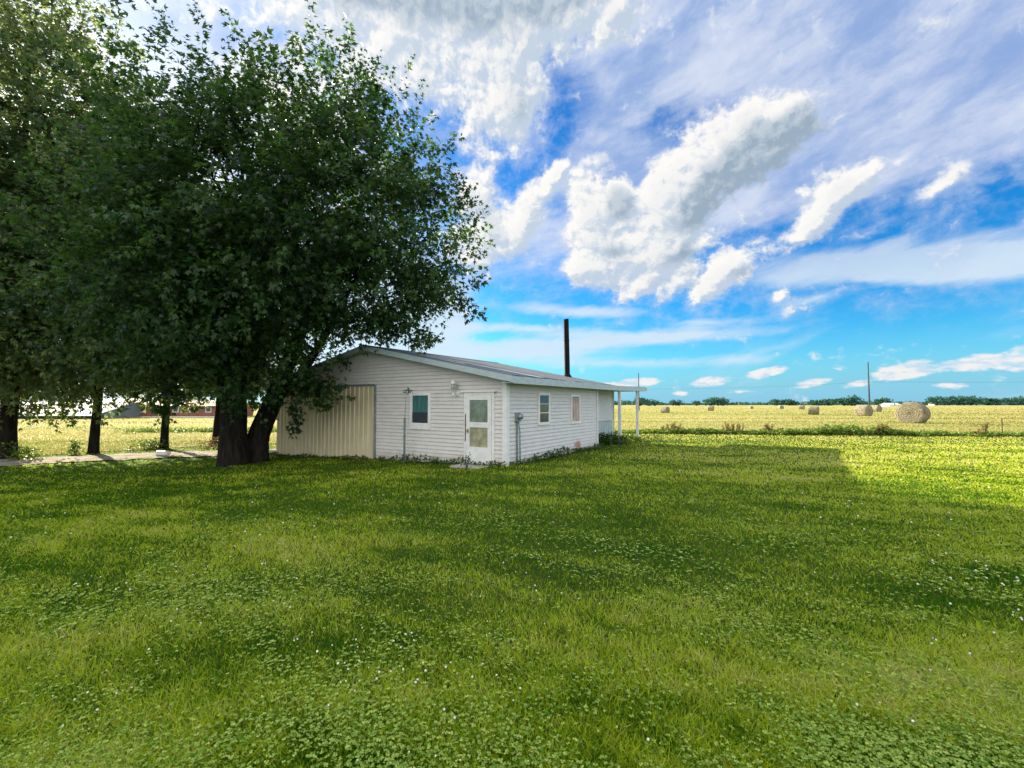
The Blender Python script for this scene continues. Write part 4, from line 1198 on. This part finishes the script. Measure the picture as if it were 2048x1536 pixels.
# ------------------------------------------------------------------ hay bales
def bale(px, depth, dia, length, rz, label, seed, group='round hay bales on the field'):
    x = (px - 1024) / 900 * depth; y = depth
    rg_ = np.random.default_rng(seed)
    n, m = 48, 14
    V = []
    R0 = dia / 2
    offs = rg_.uniform(0, 6.28, 6)
    prof_ = [(-.5, .0), (-.505, .35), (-.5, .75), (-.485, .93), (-.44, 1.0), (-.3, 1.01), (-.1, 1.0), (.1, 1.01), (.3, 1.0), (.44, 1.0), (.485, .93), (.5, .75), (.505, .35), (.5, .0)]
    for (ax, rr) in prof_:
        for k in range(n):
            a = 2 * math.pi * k / n
            r = R0 * rr * (1 + .018 * math.sin(5 * a + offs[0] + ax * 3) + .015 * math.sin(11 * a + offs[1]) + rg_.uniform(-.012, .012))
            yy = math.cos(a) * r * 1.07; zz = math.sin(a) * r
            zz = max(zz, -R0 * .86 + rg_.uniform(0, .02))
            V.append((ax * length + rg_.uniform(-.012, .012) * (rr < .95), yy, zz))
    F = []
    for i in range(len(prof_) - 1):
        for k in range(n):
            k2 = (k + 1) % n
            F.append((i * n + k, i * n + k2, (i + 1) * n + k2, (i + 1) * n + k))
    mb = MB(); mb.add(V, F, True)
    # loose straw ends
    for k in range(260 if depth < 70 else 60):
        a = rg_.uniform(0, 6.28); ax = rg_.uniform(-.5, .5) * length; r = R0 * rg_.uniform(.97, 1.0)
        if math.sin(a) < -.75: continue
        p = Vector((ax, math.cos(a) * r * 1.06, math.sin(a) * r)); t = Vector((rg_.normal(0, .04), -math.sin(a) * rg_.uniform(-.14, .14) + math.cos(a) * .05, math.cos(a) * rg_.uniform(-.1, .1) + math.sin(a) * .05))
        s_ = Vector((.006, 0, 0))
        mb.add([p - s_, p + s_, p + t + s_ * .4, p + t - s_ * .4], [(0, 1, 2, 3)])
    o = mb.build('hay_bale', M_bale)
    o.location = (x, y, gz(x, y) + R0 * .86); o.rotation_euler = (0, 0, rz)
    return tag(o, label, 'hay bale', group)
bear = lambda px: math.atan2((px - 1024) / 900, 1)
def rz_end(px, turn): return math.pi / 2 - bear(px) + turn     # 0 = flat end towards the camera
bale(1823.5, 38.7, 1.95, 1.35, rz_end(1823.5, R(-14)), 'biggest nearest bale with its rolled spiral end facing the lawn', 81)
bale(1726, 61, 1.62, 1.5, rz_end(1726, R(62)), 'shaggy bale just left of the base of the tall utility pole', 82)
bale(1751, 90, 1.5, 1.4, rz_end(1751, R(60)), 'bale partly behind the foot of the utility pole, right side', 83)
bale(1626, 68, 1.36, 1.38, rz_end(1626, R(84)), 'bale seen side on, nearest of the middle of the field', 84)
bale(1603, 130, 1.35, 1.3, rz_end(1603, R(80)), 'small pale bale standing behind the side on middle bale', 85)
bale(1561, 139, 1.2, 1.5, rz_end(1561, R(20)), 'far bale like a dark dome in front of the hedgerow', 86)
bale(1502, 142, 0.95, 1.2, rz_end(1502, R(15)), 'smallest low far bale like a mound on the field', 87)
bale(1421, 105, 1.28, 1.2, rz_end(1421, R(78)), 'pale bale in front of the dark tree clump on the horizon', 88)
bale(1329.5, 80, 1.25, 1.2, rz_end(1329.5, R(60)), 'pale bale nearest to the porch end of the house', 89)

# ------------------------------------------------------------------ utility poles and the wire
def upole(px, depth, top, zw, label):
    x = (px - 1024) / 900 * depth
    root = empty('utility_pole', (x, depth, gz(x, depth)), 0, label, 'utility pole')
    b = MB(); b.tube([(0, 0, -.6), (0, 0, top * .5), (0, 0, top)], [.15, .125, .10], 10); b.build('pole', M_pole, root)
    b = MB(); b.tube([(0, -.08, zw - .06), (0, -.24, zw - .03), (0, -.24, zw + .04)], [.03, .025, .045], 8); b.build('insulator', M_wire, root)
    return (x, depth - .24, zw + .03)
w0 = upole(1738, 79, 9.0, 5.45, 'tall dark utility pole rising behind two hay bales')
w1 = upole(1277.5, 106, 8.9, 5.05, 'thinner far utility pole beside the end of the porch roof')
def wire(a, b, sag, label):
    mb = MB(); a, b = Vector(a), Vector(b)
    pts = [a.lerp(b, t) - Vector((0, 0, sag * 4 * t * (1 - t))) for t in np.linspace(0, 1, 21)]
    mb.tube(pts, [.016] * 21, 5)
    o = mb.build('power_wire', M_wire); return tag(o, label, 'wire')
wire(w0, w1, .35, 'thin sagging power wire between the two utility poles')
wire(w0, (120, 66, 5.6), .3, 'thin power wire running off to the right of the tall utility pole')
wire(w1, (-10, 127, 5.2), .35, 'thin power wire passing behind the porch roof to the left')
# fence post
fp = MB()
fx0, fy0 = at(2001.5, 23.9)
fp.box((-.018, -.004, -.3), (.018, .004, .92)); fp.box((-.004, .0045, -.3), (.004, .04, .92))
for k in range(5): fp.box((-.012, -.012, .3 + k * .12), (.012, -.0045, .32 + k * .12))
o = fp.build('fence_post', M_rustpost); o.location = (fx0, fy0, 0)
tag(o, 'thin rusty steel fence post standing alone in the ditch line', 'fence post')

# white pipe end lying on the drive
dp = MB()
dp.tube([(-.30, 0, .10), (.30, 0, .12)], [.11, .11], 16, cap=False); dp.tube([(-.30, 0, .10), (-.28, 0, .10)], [.125, .125], 16, cap=False); dp.tube([(.30, 0, .12), (-.25, 0, .10)], [.10, .10], 16, cap=False)
px0, py0 = at(330, 18.6)
o = dp.build('drain_pipe', M_white); o.location = (px0, py0, gz(px0, py0) + .05); o.rotation_euler = (0, 0, R(-20))
tag(o, 'short white plastic pipe end lying on the gravel drive', 'pipe')

# ------------------------------------------------------------------ far buildings on the left
def barn(name, x0, x1, y0, depth, hw, hr, rz, label, cat, m_wall, m_roof, nwin=0, dark=None):
    cx0 = (x0 + x1) / 2
    root = empty(name, (cx0, y0, gz(cx0, y0)), rz, label, cat)
    L2 = (x1 - x0) / 2
    w_ = MB(); w_.box((-L2, 0, -.3), (L2, depth, hw))
    w_.add([(-L2, 0, hw), (-L2, depth, hw), (-L2, depth / 2, hr - .06)], [(0, 2, 1)]); w_.add([(L2, 0, hw), (L2, depth, hw), (L2, depth / 2, hr - .06)], [(0, 1, 2)])
    wl_ = w_.build('wall', m_wall, root)
    r_ = MB()
    for (ya, yb, za, zb) in ((-.5, depth / 2, hw - .12, hr), (depth / 2 + .002, depth + .5, hr, hw - .12)):
        r_.hexa([(-L2 - .4, ya, za), (L2 + .4, ya, za), (L2 + .4, yb, zb), (-L2 - .4, yb, zb), (-L2 - .4, ya, za + .1), (L2 + .4, ya, za + .1), (L2 + .4, yb, zb + .1), (-L2 - .4, yb, zb + .1)])
    k = -L2 + 1
    r_.build('roof', m_roof, root)
    for i in range(nwin):
        xw = -L2 + (i + .5) * 2 * L2 / nwin
        b = MB(); b.box((xw - .45, -.06, .8), (xw + .45, -.002, 1.9)); wo = b.build('window', M_white, root)
        b = MB(); b.box((xw - .36, -.07, .9), (xw + .36, -.061, 1.8)); b.build('pane', M_glass, wo)
    if dark:
        b = MB(); b.box((-L2, -.05, -.3), (L2, -.003, dark)); b.build('lower_wall', M_white if dark < .3 else M_blackwall, root)
    return root
barn('poultry_barn', -95, -58.5, 63, 14, .55, 2.35, 0, 'long low barn with pale blue metal roof beyond the left trees', 'barn', M_galv, M_paleroof, 0, .5)
barn('red_shed', -82, -70, 84, 9, 2.0, 3.1, 0, 'rusty red roofed shed peeping over the pale blue barn roof', 'shed', M_red, M_redroof, 3)
barn('red_barn', -62, -46.5, 71, 10, 1.85, 2.6, 0, 'long faded red building with white windows behind the slim tree trunks', 'barn', M_red, M_redroof, 6, .16)
barn('white_shed', 219.5, 225.5, 262, 6, 1.2, 1.9, 0, 'low white shed on the horizon left of the biggest bale', 'shed', M_white, M_white, 1)
barn('white_house', 356, 360.5, 380, 5, 2.0, 3.0, 0, 'tiny white house under the far trees right of the biggest bale', 'house', M_white, M_paleroof, 1)

# ------------------------------------------------------------------ distant trees
def far_tree(px, depth, h, w, label, seed, group='trees along the far horizon'):
    x = (px - 1024) / 900 * depth
    root = empty('distant_tree', (x, depth, gz(x, depth)), 0, label, 'tree', group)
    rg_ = np.random.default_rng(seed)
    mb = MB(); mb.tube([(0, 0, -.5), (0, 0, h * .3), (rg_.normal(0, .2), 0, h * .7)], [w * .06 + .1, w * .04 + .08, .05], 7)
    mb.build('trunk', M_bark, root)
    lob = [(0, 0, h * .55, w * .5, w * .45, h * .42)] + [(rg_.uniform(-.3, .3) * w, rg_.uniform(-.3, .3) * w, h * rg_.uniform(.3, .7), w * .32, w * .3, h * .24) for _ in range(5)]
    B, Nn = crown_points(lob, 420, rg_, seed, -.9, .55, max(2.0, w * .3))
    T = Nn + rg_.normal(size=B.shape) * .5
    v, q, tt = leaf_arrays(B, T, Nn + rg_.normal(size=B.shape) * .6, np.full(len(B), w * .13) * rg_.uniform(.6, 1.3, len(B)), np.clip(rg_.normal(.5, .2, len(B)), 0, 1))
    np_mesh('crown', v, q, M_far, root, {'tint': tt})
FT = [(1280, 300, 7.0, 9, 'dark far tree at the foot of the thin utility pole'), (1297, 330, 5.5, 9, 'low far tree just right of the thin utility pole'), (1309, 320, 4.6, 7, 'small far tree left of the bale nearest the porch'),
      (1346, 330, 5.2, 6, 'small far tree just right of the bale nearest the porch'), (1358, 330, 5.2, 6, 'rounded small far tree in the gap before the dark clump'), (1393, 330, 4.4, 6, 'lone small far tree left of the pale bale'),
      (1422, 340, 6.8, 11, 'tall far tree behind the pale bale'), (1436, 345, 7.2, 12, 'far tree in the right half of the dark clump'), (1447, 350, 7.0, 8, 'right end tree of the dark clump on the horizon'),
      (1688, 330, 6.6, 12, 'broad far tree left of the shaggy bale'), (1703, 330, 8.2, 14, 'tallest far tree just left of the tall utility pole'), (1771, 330, 6.4, 12, 'far tree right of the tall utility pole'), (1759, 330, 5.6, 8, 'small far tree between the pole and the white shed'),
      (1859, 380, 9.5, 4.5, 'narrow upright far tree right of the biggest bale'), (1873, 380, 9.2, 13, 'round far tree beside the tiny white house'), (1887, 390, 7.0, 9, 'lower round far tree second from the tiny white house'),
      (1899, 390, 5.0, 6, 'smallest far tree in the dip of the right hand hedgerow'), (1915, 390, 9.6, 15, 'broad domed far tree in the right hand hedgerow'), (1927, 390, 8.4, 9, 'far tree wedged beside the broad domed one'), (1941, 390, 9.4, 12, 'second domed far tree of the right hand hedgerow'),
      (1952, 395, 7.0, 7, 'far tree at the right end of the domed hedgerow'), (1977, 400, 7.2, 16, 'wide low far tree left of the fence post'), (1990, 400, 6.2, 8, 'small far tree nearest above the fence post'),
      (2019, 400, 7.5, 13, 'far tree right of the fence post'), (2034, 400, 8.6, 14, 'domed far tree near the right edge of the view'), (2048, 405, 8.0, 14, 'last far tree cut by the right edge of the view'),
      (1633, 360, 5.2, 12, 'low far tree behind the side on middle bale'), (1655, 360, 5.6, 13, 'low wide far tree between the middle and shaggy bales'), (1552, 380, 6.0, 12, 'far tree just left behind the dome like bale'), (1578, 380, 5.8, 13, 'far tree just right behind the dome like bale')]
for i, (fx_px, fd, fh, fw, fl) in enumerate(FT): far_tree(fx_px, fd, fh * .85, fw, fl, seed=300 + i)
# unbroken low hedgerow far behind
rg_ = np.random.default_rng(91)
hx = np.concatenate([rg_.uniform(60, 620, 520), rg_.uniform(-700, -60, 420)])
hy = 470 + rg_.normal(0, 14, len(hx)) 
env = 3.2 + 1.5 * np.sin(hx * .021) + 1.2 * np.sin(hx * .057 + 1) + rg_.uniform(-1, 1, len(hx))
o = clump_mesh('far_hedgerow', M_far, np.stack([hx, hy, np.full(len(hx), -.3)], 1), np.clip(env * .8, 1.2, 6), np.full(len(hx), 2.6), 40, 92, 1.5)
tag(o, 'thin dark green hedgerow far off along the horizon', 'hedgerow', kind='stuff')
